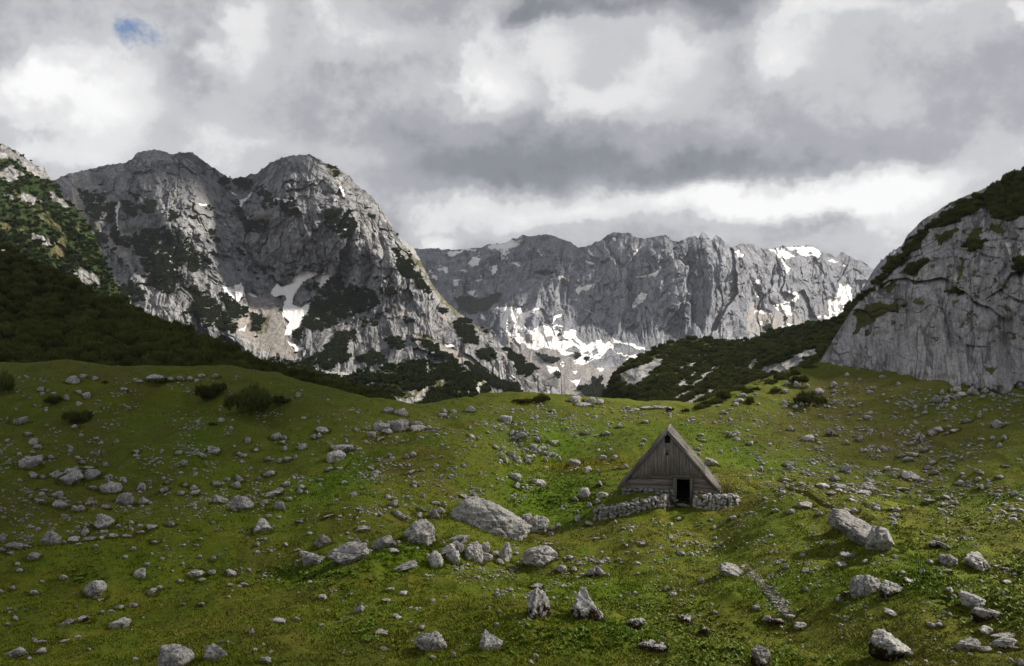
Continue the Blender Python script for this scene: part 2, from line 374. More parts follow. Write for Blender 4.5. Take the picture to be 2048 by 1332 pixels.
T[(700, 780)] = """335 190 95 60;450 205 130 70;1062 180 95 55;835 195 50 50 d;820 228 80 30;920 195 60 30;1512 183 50 28;1305 205 45 22;265 300 85 55;285 335 140 75;360 300 100 60 f;470 290 100 50;440 335 160 110;330 385 100 50;565 305 75 50;620 312 60 45
600 350 150 60;690 340 80 60 -;738 370 45 25;272 440 80 35 +;140 457 45 18;15 533 45 40;628 423 65 20 f-;355 587 50 30;498 597 55 45;562 587 60 38;730 600 45 30;765 677 48 30;810 603 45 22;815 495 40 28;185 700 75 38 -;232 738 55 32
207 762 50 32;197 795 42 28;520 735 110 45 -;575 845 60 45;635 720 60 22;645 945 42 42;375 1022 85 70;335 960 60 50;765 1010 100 55 f;420 1105 90 60;450 1135 90 40;260 1115 55 32;630 1060 70 42 -;605 1120 90 50;745 1110 90 100 -;810 1080 65 70
1008 690 35 30 r;1285 515 85 35;1355 525 45 30;1335 590 45 60;1385 635 50 55 -;1435 580 75 60;1460 620 40 45;1330 640 50 30;1440 385 60 50 -;1520 410 100 60 -;1080 415 85 45 -;1255 870 32 25 r;1153 900 30 35;1010 950 90 50 -;1098 955 75 65 dr
975 1155 100 30;985 1155 10 10"""
T[(1000, 780)] = """45 265 120 90 -;660 95 130 70;800 105 110 60;885 112 75 50;740 130 150 30;1200 175 100 25 f;1300 160 140 30 f;1430 158 150 28 f;1500 165 60 25;1110 163 80 20;180 182 50 25;330 240 38 28;1293 288 60 38 f;1063 328 52 42;757 387 68 38;940 393 80 38
1280 447 58 30;1260 490 40 24;982 537 38 24;740 460 35 18;475 478 95 55 -;205 425 90 50 -;300 510 80 60 -;340 545 60 40 -;395 572 50 35 -;440 590 45 40 -;340 447 60 40 -;380 520 70 45 -;405 630 40 50 -;490 587 50 28;530 620 45 38 -
245 598 100 50 -;245 645 60 40;270 365 28 20;110 385 50 45 -;670 658 140 75 -;780 712 85 70 +;920 610 72 48 p;1015 605 60 38 r;1105 690 65 42;1030 700 60 30 +;870 720 38 25;945 660 60 15 f;135 785 110 65 r;145 865 75 58;340 832 145 60 r
893 848 70 50 d;750 930 105 100 r;672 985 50 42;910 935 115 75 +;873 1003 75 45;792 1035 55 50 +;705 1150 85 50;795 1195 80 45 d;690 1090 30 40;465 1235 70 42;515 1207 42 30;1093 1240 45 22;1158 1255 38 32;1170 1225 48 20;1025 1178 32 26
455 1290 50 38;240 1160 130 130 -"""
T[(1350, 700)] = """1090 325 90 60;1175 320 45 30;1010 298 55 35;1283 368 85 60 -;978 373 55 35;600 410 90 45;570 455 90 40;535 492 60 35;383 500 38 22;738 480 40 22;965 472 50 32;972 515 50 35;1065 522 48 35;1125 487 42 32;1415 465 50 32
1412 315 60 42;1518 310 50 28;1525 230 40 30;435 563 60 38;483 628 42 32;402 605 40 24;352 653 34 28 r;158 632 55 22;498 758 52 38;542 735 32 26 r;550 790 60 22;458 738 42 20;232 758 60 20;235 813 75 25 f;228 852 38 20;200 890 60 28 -
200 932 55 32;325 1000 125 75 -;668 838 65 38 p;1030 705 62 55 +;1180 785 135 72 +;1395 740 90 75 d;1520 832 48 42;500 897 30 32;752 968 42 34 d;757 1065 48 48 r;1015 1022 85 45;1035 1057 65 38;962 1092 35 32;1140 1095 50 32;1220 1112 45 30
405 905 42 28;1035 1207 50 28;958 1280 60 38;1037 1287 35 24;605 1258 35 18;1425 1145 85 60;1515 1060 85 80;1000 1160 120 40 -;1130 1195 90 25;1320 1220 130 45;1450 1215 130 40;1450 1250 80 30;1390 1280 90 30"""
T[(1700, 740)] = """762 272 90 70;848 258 52 28;815 200 45 40;945 180 110 55;940 247 70 34;1000 222 90 40;1075 200 80 80;1130 210 70 60;1195 195 60 40;1180 245 50 28;1255 222 60 32;287 65 60 22;87 90 38 24;430 132 40 35;478 260 32 26;670 340 32 38;668 387 45 26
592 408 42 26;780 350 32 28;845 388 32 26;1045 455 85 45 +;1150 405 40 75;1315 492 95 80 r;1390 483 55 25;790 535 90 52;740 568 80 55;935 538 92 32 f;878 515 45 28;850 572 52 26;610 585 65 50 p;645 615 50 48;575 625 60 28;545 508 40 26
578 468 40 24;512 560 42 35;88 618 52 48;38 592 38 22;538 662 52 28;625 698 42 38;665 722 70 40;490 650 60 20;455 685 40 36;413 640 36 26;562 757 125 38 f;458 768 70 40;823 785 60 26;900 765 35 28;725 828 75 55 -;690 875 62 50;770 910 95 45 +
545 957 160 80;485 915 60 20;640 985 75 28;705 1000 40 24;395 945 38 28;155 1057 175 95 r;130 1098 150 38;25 1080 70 40;300 1122 120 18 f;455 1063 120 18 f;415 1133 48 28;975 1008 85 45;1040 1000 42 22;1138 975 62 30;1130 895 60 26;1170 920 40 30
1155 1055 88 55 d;1225 1045 45 28;1330 962 70 32;1385 862 75 26 f;1500 802 50 18;1262 612 46 30;1367 612 50 52;1325 678 42 48 -;1003 938 60 18;1005 962 40 20;1335 1080 75 26;1412 1073 40 20;1460 1105 55 42;1312 1122 55 42;1300 1155 42 30
1237 1115 38 32 d;1498 1155 65 22;715 1172 130 48 f;860 1140 105 60 -;942 1190 62 45 p;835 1205 85 28;900 1220 60 20;1260 1205 80 22 f;1368 1188 70 18;1425 1230 45 35;1233 1245 52 32 r;200 1205 130 60 f;245 1240 65 50 -;410 1240 150 60 d-;420 1292 75 38 d
840 1268 90 50;790 1240 50 22;550 1218 55 28;45 1165 120 35 -;45 1260 80 60;1435 1308 80 32;1505 1290 40 26"""
T[(0, 1032)] = """20 208 60 100;68 275 65 45 r;155 265 150 70 -;220 285 110 40;22 305 55 36;920 40 175 110 -;905 85 145 75 f;440 220 195 130 r;645 228 120 45;575 242 45 32;780 210 120 40;752 155 65 85;770 95 65 35;690 112 45 35;600 150 34 28;645 155 36 36 -
905 200 65 28;1000 185 110 35;910 155 50 25;1135 183 85 28;1250 150 85 32;1333 108 125 55 f;1240 92 60 26;1170 68 60 35;1168 118 38 32;1055 95 55 24;1500 80 95 45;250 190 38 28;90 337 70 26;285 370 130 65;850 272 50 24;697 266 52 20;158 430 62 24
175 497 65 28;568 548 75 34;372 595 45 20;110 648 50 44 p;300 697 92 46 f;15 690 36 30;835 655 200 145 +r;1235 525 115 90 +;1305 445 60 28 r;1185 310 60 26;1370 238 80 24;1110 370 45 24;1440 395 38 22 r;1330 688 120 60 +;1410 638 70 32 +;678 818 34 22
575 950 170 70 +;750 920 150 70 d+;900 860 70 32 +;988 848 72 22 f;1055 825 85 36;1190 800 80 34;1050 960 200 100 +;140 915 62 38;75 980 50 32 d;690 1080 65 26;560 1115 110 34 +;370 1120 115 45 d+;305 1115 50 60 +;345 1205 120 52 +;130 1218 250 95 +
260 1277 38 26 r;785 1197 42 26;1200 1275 60 28 d;1550 1288 310 190 r"""
T[(350, 1032)] = """770 105 175 115;803 218 42 28;1110 52 70 28;1197 160 50 28 r;1305 245 170 110 p;1205 400 230 125;1140 345 60 28;1535 360 420 190;1085 312 60 24;983 268 42 28 r;340 398 48 42;223 378 55 22;402 348 28 24 r;195 265 38 16
235 215 40 20;175 520 160 45;325 520 70 34;500 518 120 48 -;235 573 70 24;45 585 60 30;490 622 70 20;612 618 95 26 f;480 727 38 20;232 795 72 28;70 797 60 20;1310 728 125 65 d-;900 938 155 52;1070 930 80 40;1298 975 50 22;680 1030 62 52 p
360 1235 225 140;278 1168 30 22;800 1285 115 60 f;712 1200 60 36 d;640 1220 42 18;405 1130 38 24;463 1118 46 18;785 1148 34 30;850 1218 40 28"""
T[(700, 1032)] = """65 235 85 60 p;275 258 265 130 +;380 322 120 38 d;108 120 108 40;270 93 60 12 f;148 233 34 20 r;460 465 285 90 f+;755 405 140 140 r;850 325 190 90 +;945 290 130 90 r;912 375 130 120 r;1090 340 185 170 r;1195 290 90 85 r;1215 370 110 65;1285 345 70 40
1380 350 120 170 p;1325 415 80 60 r;1475 335 50 22;1490 418 40 24;960 215 235 90 +;615 165 280 200;350 668 90 36 D;460 695 90 36;325 758 90 38 D;735 758 46 24;848 728 38 22 r;1187 722 46 22;75 840 95 75;410 905 100 46 d;630 1000 60 50 r
275 1045 120 45 d;305 1190 120 26 -;710 1145 310 170;1235 1130 225 165 p;925 1245 42 60;735 1262 60 28 d;1335 857 45 32;1245 820 38 24;1305 965 50 24;1305 662 38 20;1225 40 755 325 B"""
T[(1050, 1032)] = """110 100 200 165 r;40 40 120 110 r;130 380 330 155;335 480 150 80 -;435 490 55 50 d;630 510 165 110 dr;195 253 105 24 f;640 205 78 24 f;1028 255 95 34;1290 200 48 34 -;1312 268 40 22;1360 27 82 28 w;718 383 62 26 f;1127 322 40 24
1320 703 75 42 r;1258 648 52 36;130 830 230 260 d;560 835 300 320 pd;985 985 160 110 D;1430 930 130 75 D;1150 1180 260 130 Df;90 1250 62 36;55 1300 60 30;1235 1100 40 26;340 632 60 22;845 720 38 16;100 640 120 40;375 733 40 24;440 685 36 24 d"""
T[(1400, 1000)] = """285 640 265 140 -;930 45 165 95 -;805 112 75 36;682 100 88 28 -;300 160 85 50 w-;1332 190 350 195 -;1340 95 150 40 -f;128 250 52 30;1055 140 60 40;570 375 48 26;135 345 36 26;1168 403 42 30;1320 500 140 70 f-;1465 557 65 36;1265 585 110 40
910 500 45 34;935 635 62 46;765 603 50 42;685 570 52 20;15 725 45 50;168 695 46 24;500 980 70 46;510 945 36 26;590 1065 100 60 +;680 1105 145 55 D;810 1050 105 36 f;900 1130 145 46;760 1005 70 20;130 1008 52 36;100 937 40 26;30 1190 95 85 D
935 808 42 34;1210 1035 38 26;1250 1120 42 26;275 1297 34 20;1295 845 85 50 D;555 1425 190 180 d"""
T[(1700, 1032)] = """140 640 265 185 r;375 685 205 145 d;300 235 330 255 -;150 145 700 250 Sr;875 410 170 125 r-;1140 430 290 190 -;785 275 180 90 d-;715 412 60 48;640 508 50 44 -;560 583 160 40 -;385 875 150 50 -;1115 770 300 150 -;1220 905 235 125 D;1210 1030 140 85 -;1370 1075 220 40 f
1070 1145 270 140 -;1205 1200 120 50;1385 1150 210 110 d+;1270 1158 75 36;1475 1175 100 30 f;420 1190 460 270 d-;545 1243 56 42 rw;735 975 100 44;795 972 70 36 -;885 675 70 60;920 722 56 36;130 415 72 40;390 78 58 34 d;470 510 60 26;785 485 36 46 w
860 495 95 36 d;1160 590 42 26 r;1400 600 90 36 d;1435 45 100 50;1060 1243 44 28 r;1520 1310 70 60;1425 1285 44 30 r;920 1305 55 28;670 1295 42 24;650 160 36 22;1002 190 46 20 d;840 860 55 26 d;885 885 45 34"""

# rocks someone could name on sight: (photo x, photo y) -> label, short phrase
NAMED = [
 (976,1041,"enormous whale-backed limestone boulder in the hollow west of the wooden hut","the enormous whale-backed boulder"),
 (1075,1055,"rounded boulder leaning against the eastern end of the enormous whale-backed boulder","the round boulder against the whale-backed one"),
 (1059,1041,"grey boulder wedged between the enormous boulder and its round neighbour","the wedged grey boulder"),
 (1176,1220,"tall pyramid-shaped boulder with dark moss skirt, standing in green weeds","the tall pyramid boulder"),
 (1079,1219,"knobbly two-tiered boulder with dark moss, west of the tall pyramid boulder","the knobbly mossy boulder"),
 (1731,1176,"big domed boulder with streaked pale top, one of a touching pair","the domed boulder"),
 (1784,1186,"dark hollowed boulder touching the big domed boulder","the dark hollowed boulder"),
 (1703,1044,"broad pale slab forming the upper end of the long outcrop east of the hut","the broad pale slab"),
 (1735,1065,"long slanting limestone ridge running down east, middle of the long outcrop beyond the hut","the long slanting ridge"),
 (1767,1086,"pitted bulging boulder forming the lower end of the long outcrop below the slab","the pitted bulging boulder"),
 (1464,1144,"dark-streaked boulder cleft down the middle at the head of the gravel run","the cleft boulder"),
 (1609,1010,"pale blocky boulder on the crest beyond the hut's dry-stone wall, sloping east","the pale blocky crest boulder"),
 (1467,1036,"small bright white wedge-shaped stone just below the hut's eastern wall","the bright white wedge stone"),
 (1356,1038,"small white rectangular stone lying on the turf in front of the hut door","the white rectangular stone"),
 (1192,1147,"dome-shaped boulder with dark underside alone on smooth green turf","the lone dark-bottomed boulder"),
 (1079,1117,"broad low pale boulder with a ribbed surface below the round boulders","the broad low ribbed boulder"),
 (1011,1111,"upright hollow-fronted boulder standing between the boulder row and the broad ribbed one","the upright hollow boulder"),
 (946,1109,"large smooth egg-shaped boulder at the middle of the boulder row","the egg-shaped boulder"),
 (870,1123,"rounded boulder at the western foot of the boulder row","the western end boulder of the row"),
 (905,1116,"small round boulder tucked before the boulder row","the small round row boulder"),
 (913,1097,"squarish cracked boulder at the back of the boulder row","the cracked back boulder of the row"),
 (891,1105,"slanting boulder with a cleft, upper western part of the boulder row","the slanting row boulder"),
 (838,1069,"rugged knobbly boulder just west of the enormous whale-backed boulder","the rugged knobbly boulder"),
 (916,1080,"low craggy slab between the enormous boulder and the boulder row","the low craggy slab"),
 (804,1137,"long flat-topped boulder with dark underside, slanting up eastwards alone","the long flat-topped boulder"),
 (762,1090,"smooth wedge-shaped boulder pointing up to the east beside the dark-cracked block","the smooth wedge boulder"),
 (696,1113,"largest dark-cracked boulder of the three-boulder group in the hollow","the dark-cracked boulder"),
 (621,1122,"angular pale boulder at the western end of the three-boulder group","the angular pale boulder"),
 (644,1087,"humped boulder uphill of the three-boulder group","the humped boulder"),
 (523,1056,"solitary notched boulder on the near grassy ridge","the solitary notched boulder"),
 (480,1011,"large layered block with dark horizontal cracks in the trough behind the ridge","the layered block"),
 (440,1002,"sloping slab boulder beside the large layered block","the sloping slab boulder"),
 (860,1290,"big pale boulder with a beak-like eastern end on the lowest slope","the beaked boulder"),
 (978,1286,"big tent-shaped pale boulder on the lowest slope","the tent-shaped boulder"),
 (431,1310,"big block split by a vertical cleft, lowest on the western slope","the split block"),
 (349,1322,"big rounded boulder cut by the lower edge of the view near the split block","the rounded lower-edge boulder"),
 (236,1248,"sloping humped boulder on the dark western slope, pale at its upper end","the sloping humped boulder"),
 (29,1306,"long double-humped slab in the lowest western corner","the double-humped slab"),
 (188,1180,"craggy egg-shaped boulder alone on the dark green western slope","the craggy egg-shaped boulder"),
 (129,1246,"long split slab leaning up to the east on the dark slope","the long split slab"),
 (169,1239,"dark ribbed slab leaning beside the long split slab","the dark ribbed slab"),
 (99,1082,"cracked round boulder in clustered blocks at the trough's western end","the cracked round boulder"),
 (207,1041,"layered brown-grey block with an overhanging top slab in the western boulder field","the overhanging layered block"),
 (140,962,"largest split boulder of the western boulder field","the largest western field boulder"),
 (180,952,"slab-topped boulder leaning behind the largest split boulder of the western field","the slab-topped field boulder"),
 (220,978,"low rounded loaf-like boulder in the western boulder field","the loaf-like boulder"),
 (250,1002,"cube-like knobbly boulder downhill of the loaf-like boulder","the cube-like knobbly boulder"),
 (56,929,"grey boulder with a raised western shoulder above the western boulder field","the shouldered grey boulder"),
 (36,842,"pale wedge boulder alone on the upper western slope","the pale wedge boulder"),
 (144,762,"pale knobbly boulder below the dark pine thicket, on the skyline turf","the knobbly thicket-edge boulder"),
 (310,759,"long pale cluster-like boulder on the turf crest under the pine thicket","the long crest boulder"),
 (670,917,"pale boulder in front of a flat outcrop in the green gully","the gully boulder"),
 (683,901,"long flat outcrop behind the gully boulder","the flat gully outcrop"),
 (799,855,"biggest block of the rock heap on the central mound","the biggest heap block"),
 (764,855,"dark undercut block at the western end of the rock heap","the undercut heap block"),
 (835,859,"low jumbled block at the eastern side of the rock heap","the jumbled heap block"),
 (1010,840,"pale streaked slab leaning on the far central slope","the streaked far slab"),
 (1151,928,"long smooth pale boulder lying above the yellow-flowered patch","the long smooth boulder"),
 (1169,989,"pale rounded boulder on the green slope west of the hut","the pale rounded slope boulder"),
 (1205,990,"leaning white-topped boulder just west of the hut terrace","the leaning white-topped boulder"),
 (1030,957,"oval boulder with streaked face in the valley west of the flowers","the oval streaked boulder"),
 (1077,967,"dark round boulder pair-like lump lying east of the oval streaked boulder","the dark valley lump"),
 (1423,925,"pale humped boulder directly behind the hut's shingled roof","the humped boulder behind the roof"),
 (1616,877,"big angular boulder with a dark crack on the eastern slope","the dark-cracked slope boulder"),
 (1664,867,"brown-pitted knobbly rock on the eastern slope","the brown-pitted rock"),
 (1735,978,"large smooth dome rock at the end of the stone band on the eastern slope","the smooth dome rock"),
 (1823,955,"wide dark-faced block in the bouldery eastern hollow","the wide dark-faced block"),
 (1996,851,"round boulder alone high on the eastern meadow","the high round boulder"),
 (1872,801,"blocky boulder fallen just below the cliff foot","the blocky cliff-foot boulder"),
 (1897,1124,"dark-speckled oval boulder on the eastern turf","the speckled oval boulder"),
 (1957,1129,"long craggy boulder trailing down to the east beside the speckled oval one","the long craggy boulder"),
 (1951,1205,"sharp-crested pale boulder with a dark lower side","the sharp-crested boulder"),
 (1975,1236,"arched brown mossy boulder just below the sharp-crested one","the arched mossy boulder"),
 (1941,1290,"angular pale boulder with a shadowed notch in the eastern corner","the notched corner boulder"),
 (2012,1291,"mossy-topped boulder leaning up east beside the notched corner boulder","the mossy-topped corner boulder"),
 (1794,1300,"massive moss-blackened boulder ridge on the lowest eastern slope","the massive moss-blackened boulder"),
 (1877,1094,"narrow dark-backed rock sloping down east above the speckled oval boulder","the narrow dark-backed rock"),
 (1309,1297,"low brown moss-covered boulder with a pale crown among broad-leaved weeds","the moss-covered weed boulder"),
 (1272,1254,"brown mossy stone with white specks east of the tall pyramid boulder","the specked mossy stone"),
 (1407,1268,"small dark brown cone-shaped mossy stone with pale tip","the brown cone stone"),
 (1372,1241,"low brown stone with white flecks among weeds, uphill of the brown cone stone","the flecked brown stone"),
 (1525,1321,"pale boulder with dark side cut by the lower edge, beyond the weed patch","the lower-edge pale boulder"),
 (644,1196,"dark rough rock with a hollow side in the grass","the dark rough rock"),
 (553,1243,"low jagged pale rock on the smooth lower slope","the low jagged rock"),
 (391,1149,"low rough outcrop along the crest of the lower western slope","the low rough outcrop"),
 (300,1056,"shallow domed rock peeping over the near ridge","the shallow domed rock"),
]
def parse_rocks():
    R = []
    for (ox, oy), txt in T.items():
        for e in txt.replace('\n', ';').split(';'):
            q = e.split()
            if len(q) < 4: continue
            cx, cy, w, h = map(float, q[:4]); fl = q[4] if len(q) > 4 else ''
            R.append([ox + cx * ZS, oy + cy * ZS, w * ZS, h * ZS, fl])
    R = [r for r in R if r[2] > 3]
    R.sort(key=lambda r: -r[2] * r[3] * (3 if 'w' in r[4] else 1)); keep = []
    for r in R:                                   # the tiles overlap: drop doubles
        if any(abs(r[0] - k[0]) < .35 * min(r[2], k[2]) + 2 and abs(r[1] - k[1]) < .35 * min(r[3], k[3]) + 2 and r[2] > .5 * k[2] for k in keep): continue
        keep.append(r)
    return keep

ROCKS = parse_rocks()
_h = ground_hit([r[0] for r in ROCKS], [min(r[1] + r[3] * .30, 1400) for r in ROCKS])
for r, p in zip(ROCKS, _h): r.append(p)
ROCKPOS = np.array([r[5] for r in ROCKS]); ROCKRAD = np.array([r[2] / F * r[5][1] * .5 for r in ROCKS])

def rock_dims(r):
    d = r[5][1]; W = r[2] / F * d * 1.04
    H = max(r[3] / F * d * 1.36, W * .22); Dp = W * (.78 if 'f' not in r[4] else .6)
    if 'f' in r[4]: H = max(r[3] / F * d * 1.05, W * .2)
    return W, Dp, H
STY = lambda fl: 'round' if 'r' in fl else 'flat' if 'f' in fl else 'peak' if 'p' in fl else 'block'

def whale_boulder():
    """the enormous boulder: long sloping back falling to the east, rounded blunt western end"""
    D, Fc = ICO[6]
    X = D.copy(); x = X[:, 0]
    top = np.interp(x, [-1, -.85, -.6, -.35, -.1, .2, .55, .85, 1], [.35, .74, .94, 1.0, .96, .80, .60, .42, .25])
    rr = (np.abs(X[:, 0]) ** 2.6 + np.abs(X[:, 1]) ** 2.6 + np.abs(X[:, 2]) ** 2.6) ** (-1 / 2.6)
    X = X * rr[:, None]; X[:, 2] = np.where(X[:, 2] > 0, X[:, 2] * np.interp(X[:, 0], [-1, -.85, -.6, -.35, -.1, .2, .55, .85, 1], [.80, .98, 1.05, 1.05, .96, .78, .56, .38, .22]), X[:, 2] * .5)
    a, b, c = X.T
    # flat facet on the front: cut by planes
    for nn, dd in (((-.45, -.90, .10), .70), ((.30, -.85, .42), .66), ((.22, -.15, .96), .80), ((-.8, -.3, .5), .88), ((.55, .3, .8), .78)):
        nn = np.array(nn) / np.linalg.norm(nn); s = X @ nn - dd
        X = X - np.where(s > 0, s * .85, 0)[:, None] * nn
    a, b, c = X.T
    d = fbm(a * 1.7, b * 1.7, c * 1.7, 5, .55) * .13 + (ridged(a * 2.2 + 3, b * 2.2, c * 3.2, 5, .6) - .3) * .09 + fbm(a * 11, b * 11, c * 9, 3, .65) * .020
    cr = X @ np.array([.86, .2, .45]) - .35 + fbm(a * 2, b * 2, c * 2, 3) * .15; d = d - np.exp(-(cr / .022) ** 2) * .08
    cr = X @ np.array([.5, .1, -.85]) + .05 + fbm(a * 2 + 7, b * 2, c * 2, 3) * .2; d = d - np.exp(-(cr / .018) ** 2) * .06
    X = X + D * d[:, None]; lo = X.min(0); hi = X.max(0)
    return (X - (lo + hi) / 2) / (hi - lo), Fc

def auto_word(r, rank):
    W, Dp, H = rock_dims(r); fl = r[4]; ar = r[3] / r[2]
    size = 'fist-sized' if W < .25 else 'small' if W < .65 else 'knee-high' if W < 1.1 else 'sizeable' if W < 1.8 else 'large'
    shp = 'white' if 'w' in fl else 'brown mossy' if 'd' in fl.lower() else 'flat' if ('f' in fl or ar < .36) else 'rounded' if 'r' in fl else 'pointed' if 'p' in fl else \
        'east-rising' if '+' in fl else 'east-dipping' if '-' in fl else 'upright' if ar > .85 else 'blocky' if ar > .62 else 'oblong'
    return size, shp

def build_rocks():
    nb = 286
    big, small = ROCKS[:nb], ROCKS[nb:]
    lib = {}
    def get(style, k, sub):
        key = (style, k, sub)
        if key not in lib:
            V, Fc = rock_shape(100 + k * 7 + {'block': 0, 'round': 300, 'flat': 600, 'peak': 900}[style], sub, style)
            lib[key] = V, Fc
        return lib[key]
    meshes = {}
    names = {}
    for i, r in enumerate(big):
        best = None
        for n in NAMED:
            d = math.hypot(n[0] - r[0], n[1] - r[1])
            if d < 13 and (best is None or d < best[0]) and n not in names.values(): best = (d, n)
        if best: names[i] = best[1]
    land = [(big[i][5], names[i][3], i) for i in names]
    land.append((ground_hit(1360, 1015)[0], 'the wooden hut', -1))
    used = {}; labs = {}
    for i, r in enumerate(big):
        if i in names: labs[i] = names[i][2]; used[names[i][2]] = i
    cand = sorted((i for i in range(len(big)) if i not in names), key=lambda i: i)
    ORD = ['nearest', 'second nearest', 'third nearest', 'fourth nearest', 'fifth nearest', 'sixth nearest', 'seventh nearest', 'eighth nearest']
    groups = {}
    for i in cand:
        r = big[i]; p = r[5]; d, ph, li = min(((math.hypot(p[0] - q[0], (p[1] - q[1]) * .7), ph, li) for q, ph, li in land), key=lambda t: t[0])
        q = [l for l in land if l[1] == ph][0][0]
        dx, dy = p[0] - q[0], p[1] - q[1]
        rel = ('downslope of' if dy < 0 else 'upslope of') if abs(dy) > abs(dx) * .9 else ('east of' if dx > 0 else 'west of')
        size, shp = auto_word(r, i)
        groups.setdefault((shp, rel, ph), []).append((d, i, size))
    for (shp, rel, ph), L in groups.items():
        L.sort()
        for k, (d, i, size) in enumerate(L):
            far = 'close by, ' if d < 2.5 else ''
            if len(L) == 1: labs[i] = f"{size} {shp} limestone rock {far}{rel} {ph}"
            else: labs[i] = f"{size} {shp} rock, {ORD[min(k, 7)]} such {rel} {ph}"
    for i, r in enumerate(big):
        fl = r[4]; W, Dp, H = rock_dims(r); p = r[5]; st = STY(fl); rr = np.random.default_rng(i + 11)
        whale = 'B' in fl
        own = r[2] > 26
        mat = M_BROWN if 'D' in fl else M_MOSSY if 'd' in fl else M_ROCK
        if whale: key = 'whale'; V, Fc = whale_boulder()
        elif own: key = ('own', i); V, Fc = rock_shape(3000 + i * 13, 5 if r[2] > 34 else 4, st)
        else: key = (st, i % 9, mat.name); V, Fc = get(st, i % 9, 4)
        if key not in meshes: meshes[key] = make_mesh('rock', V, Fc, mat)
        name = 'boulder' if r[2] > 26 else 'rock'
        o = link(name, meshes[key], label=labs[i], category='boulder' if r[2] > 26 else 'rock')
        if i not in names: o['group'] = 'limestone rocks scattered over the meadow'
        tilt = (-.52 if 'S' in fl else -.30 if '-' in fl else .30 if '+' in fl else rr.uniform(-.08, .08))
        yaw = rr.uniform(-.35, .35) + (0 if own or whale else rr.choice([0, math.pi]))
        if whale: yaw = -.10; tilt = 0; Dp = W * .62; H *= .92
        c, s = abs(math.cos(tilt)), abs(math.sin(tilt))
        w2 = W * c + 0 * H; h2 = max(H - W * s * .55, H * .6)
        o.scale = (w2, Dp, h2); o.rotation_euler = (rr.uniform(-.08, .08), -tilt, yaw)
        o.location = (p[0], p[1] + Dp * .15, float(ground_z(p[0], p[1] + Dp * .1)) + h2 * .19 + (0 if not whale else -h2 * .02))
        if 'w' in fl: pass
    # every smaller stone, and the uncountable fragments between them: one ground cover of rubble
    VV, FF = [], []; base = 0
    def add(V, Fc, p, dims, yaw, tilt, sink):
        nonlocal base
        X = V * np.array(dims); c, s = math.cos(tilt), math.sin(tilt)
        X = np.stack([X[:, 0] * c - X[:, 2] * s, X[:, 1], X[:, 0] * s + X[:, 2] * c], 1)
        c, s = math.cos(yaw), math.sin(yaw); X = np.stack([X[:, 0] * c - X[:, 1] * s, X[:, 0] * s + X[:, 1] * c, X[:, 2]], 1)
        VV.append(X + np.array([p[0], p[1], p[2] + dims[2] * sink])); FF.append(Fc + base); base += len(V)
    for i, r in enumerate(small):
        V, Fc = get(STY(r[4]), i % 12, 3); W, Dp, H = rock_dims(r); rr = np.random.default_rng(i + 900)
        add(V, Fc, r[5], (W, Dp, H), rr.uniform(-.4, .4), .28 * (('+' in r[4]) - ('-' in r[4])), .28)
    rr = np.random.default_rng(55)
    # fragments follow the rocky ground: (column, row, spread x, spread y, how many, size in photo pixels)
    CL = [(60,985,70,50,170,4.5),(150,900,160,60,220,4),(300,960,170,50,260,4.5),(250,1040,140,25,150,5),(90,1050,90,30,110,5),(200,830,170,50,170,4),(420,860,150,60,230,4),(430,1010,70,22,150,5),(600,930,120,50,170,4.5),
          (560,850,110,40,110,4),(900,840,140,30,300,4.2),(1130,850,130,26,300,4),(860,930,120,50,260,4.5),(740,960,50,60,210,5),(770,1020,80,30,200,5),(900,990,60,30,110,4.5),(1000,900,60,50,240,5),(1080,890,70,35,260,5),
          (1240,860,120,30,180,4),(1300,1070,130,26,170,4.5),(1450,860,90,50,260,4.2),(1560,840,110,60,330,4.2),(1480,910,70,28,150,4.5),(1600,930,90,50,260,4.4),(1720,920,70,60,420,4.8),(1800,900,70,60,260,4.8),(1850,850,110,50,200,4.2),
          (1950,890,90,80,260,4.5),(1960,990,90,50,220,5),(1760,970,120,20,240,5),(1830,800,140,22,160,4.5),(1650,985,120,10,200,5),(1960,785,90,16,260,5.5),(1730,800,80,60,90,3.5),(1600,1110,110,30,160,4.5),(1500,1060,100,28,140,4.2),
          (1060,1150,70,26,260,5),(950,1165,120,28,110,4.5),(900,1220,170,50,90,4.5),(1320,1170,170,50,110,4.5),(1640,1220,200,60,100,4.5),(1850,1180,150,60,110,4.5),(1950,1290,90,30,120,5),(600,1060,160,40,130,4.5),(480,1130,140,40,140,4.5),
          (300,1200,200,60,80,4.5),(650,1220,200,60,70,4.5),(1500,1250,200,50,70,4.5),(2000,1100,80,60,90,4.5),(1250,1110,110,30,130,4.2),(1380,1105,110,40,130,4.2),(520,770,160,16,120,3.6),(150,780,150,20,100,3.6),(1200,815,160,12,160,4.5),
          (1580,1135,70,16,70,5),(1790,1040,120,30,120,4.6),(-150,950,140,120,220,5),(2200,950,140,120,240,5)]
    def knots(c):                                  # fragments lie in little drifts
        n = c[4]; k = max(3, n // 11); kx, ky = rr.normal(c[0], c[2], k), rr.normal(c[1], c[3], k); j = rr.integers(0, k, n); sp = rr.uniform(6, 22, k)[j]
        return kx[j] + rr.normal(0, 1, n) * sp, ky[j] + rr.normal(0, 1, n) * sp * .36
    KN = [knots(c) for c in CL]; px = np.concatenate([k[0] for k in KN]); py = np.concatenate([k[1] for k in KN])
    sz = np.concatenate([c[5] * np.exp(rr.normal(-.12, .42, c[4])) for c in CL])
    px = np.concatenate([px, rr.uniform(-250, 2300, 1900)]); py = np.concatenate([py, rr.uniform(740, 1345, 1900)]); sz = np.concatenate([sz * .86, np.exp(rr.normal(.72, .42, 1900))])
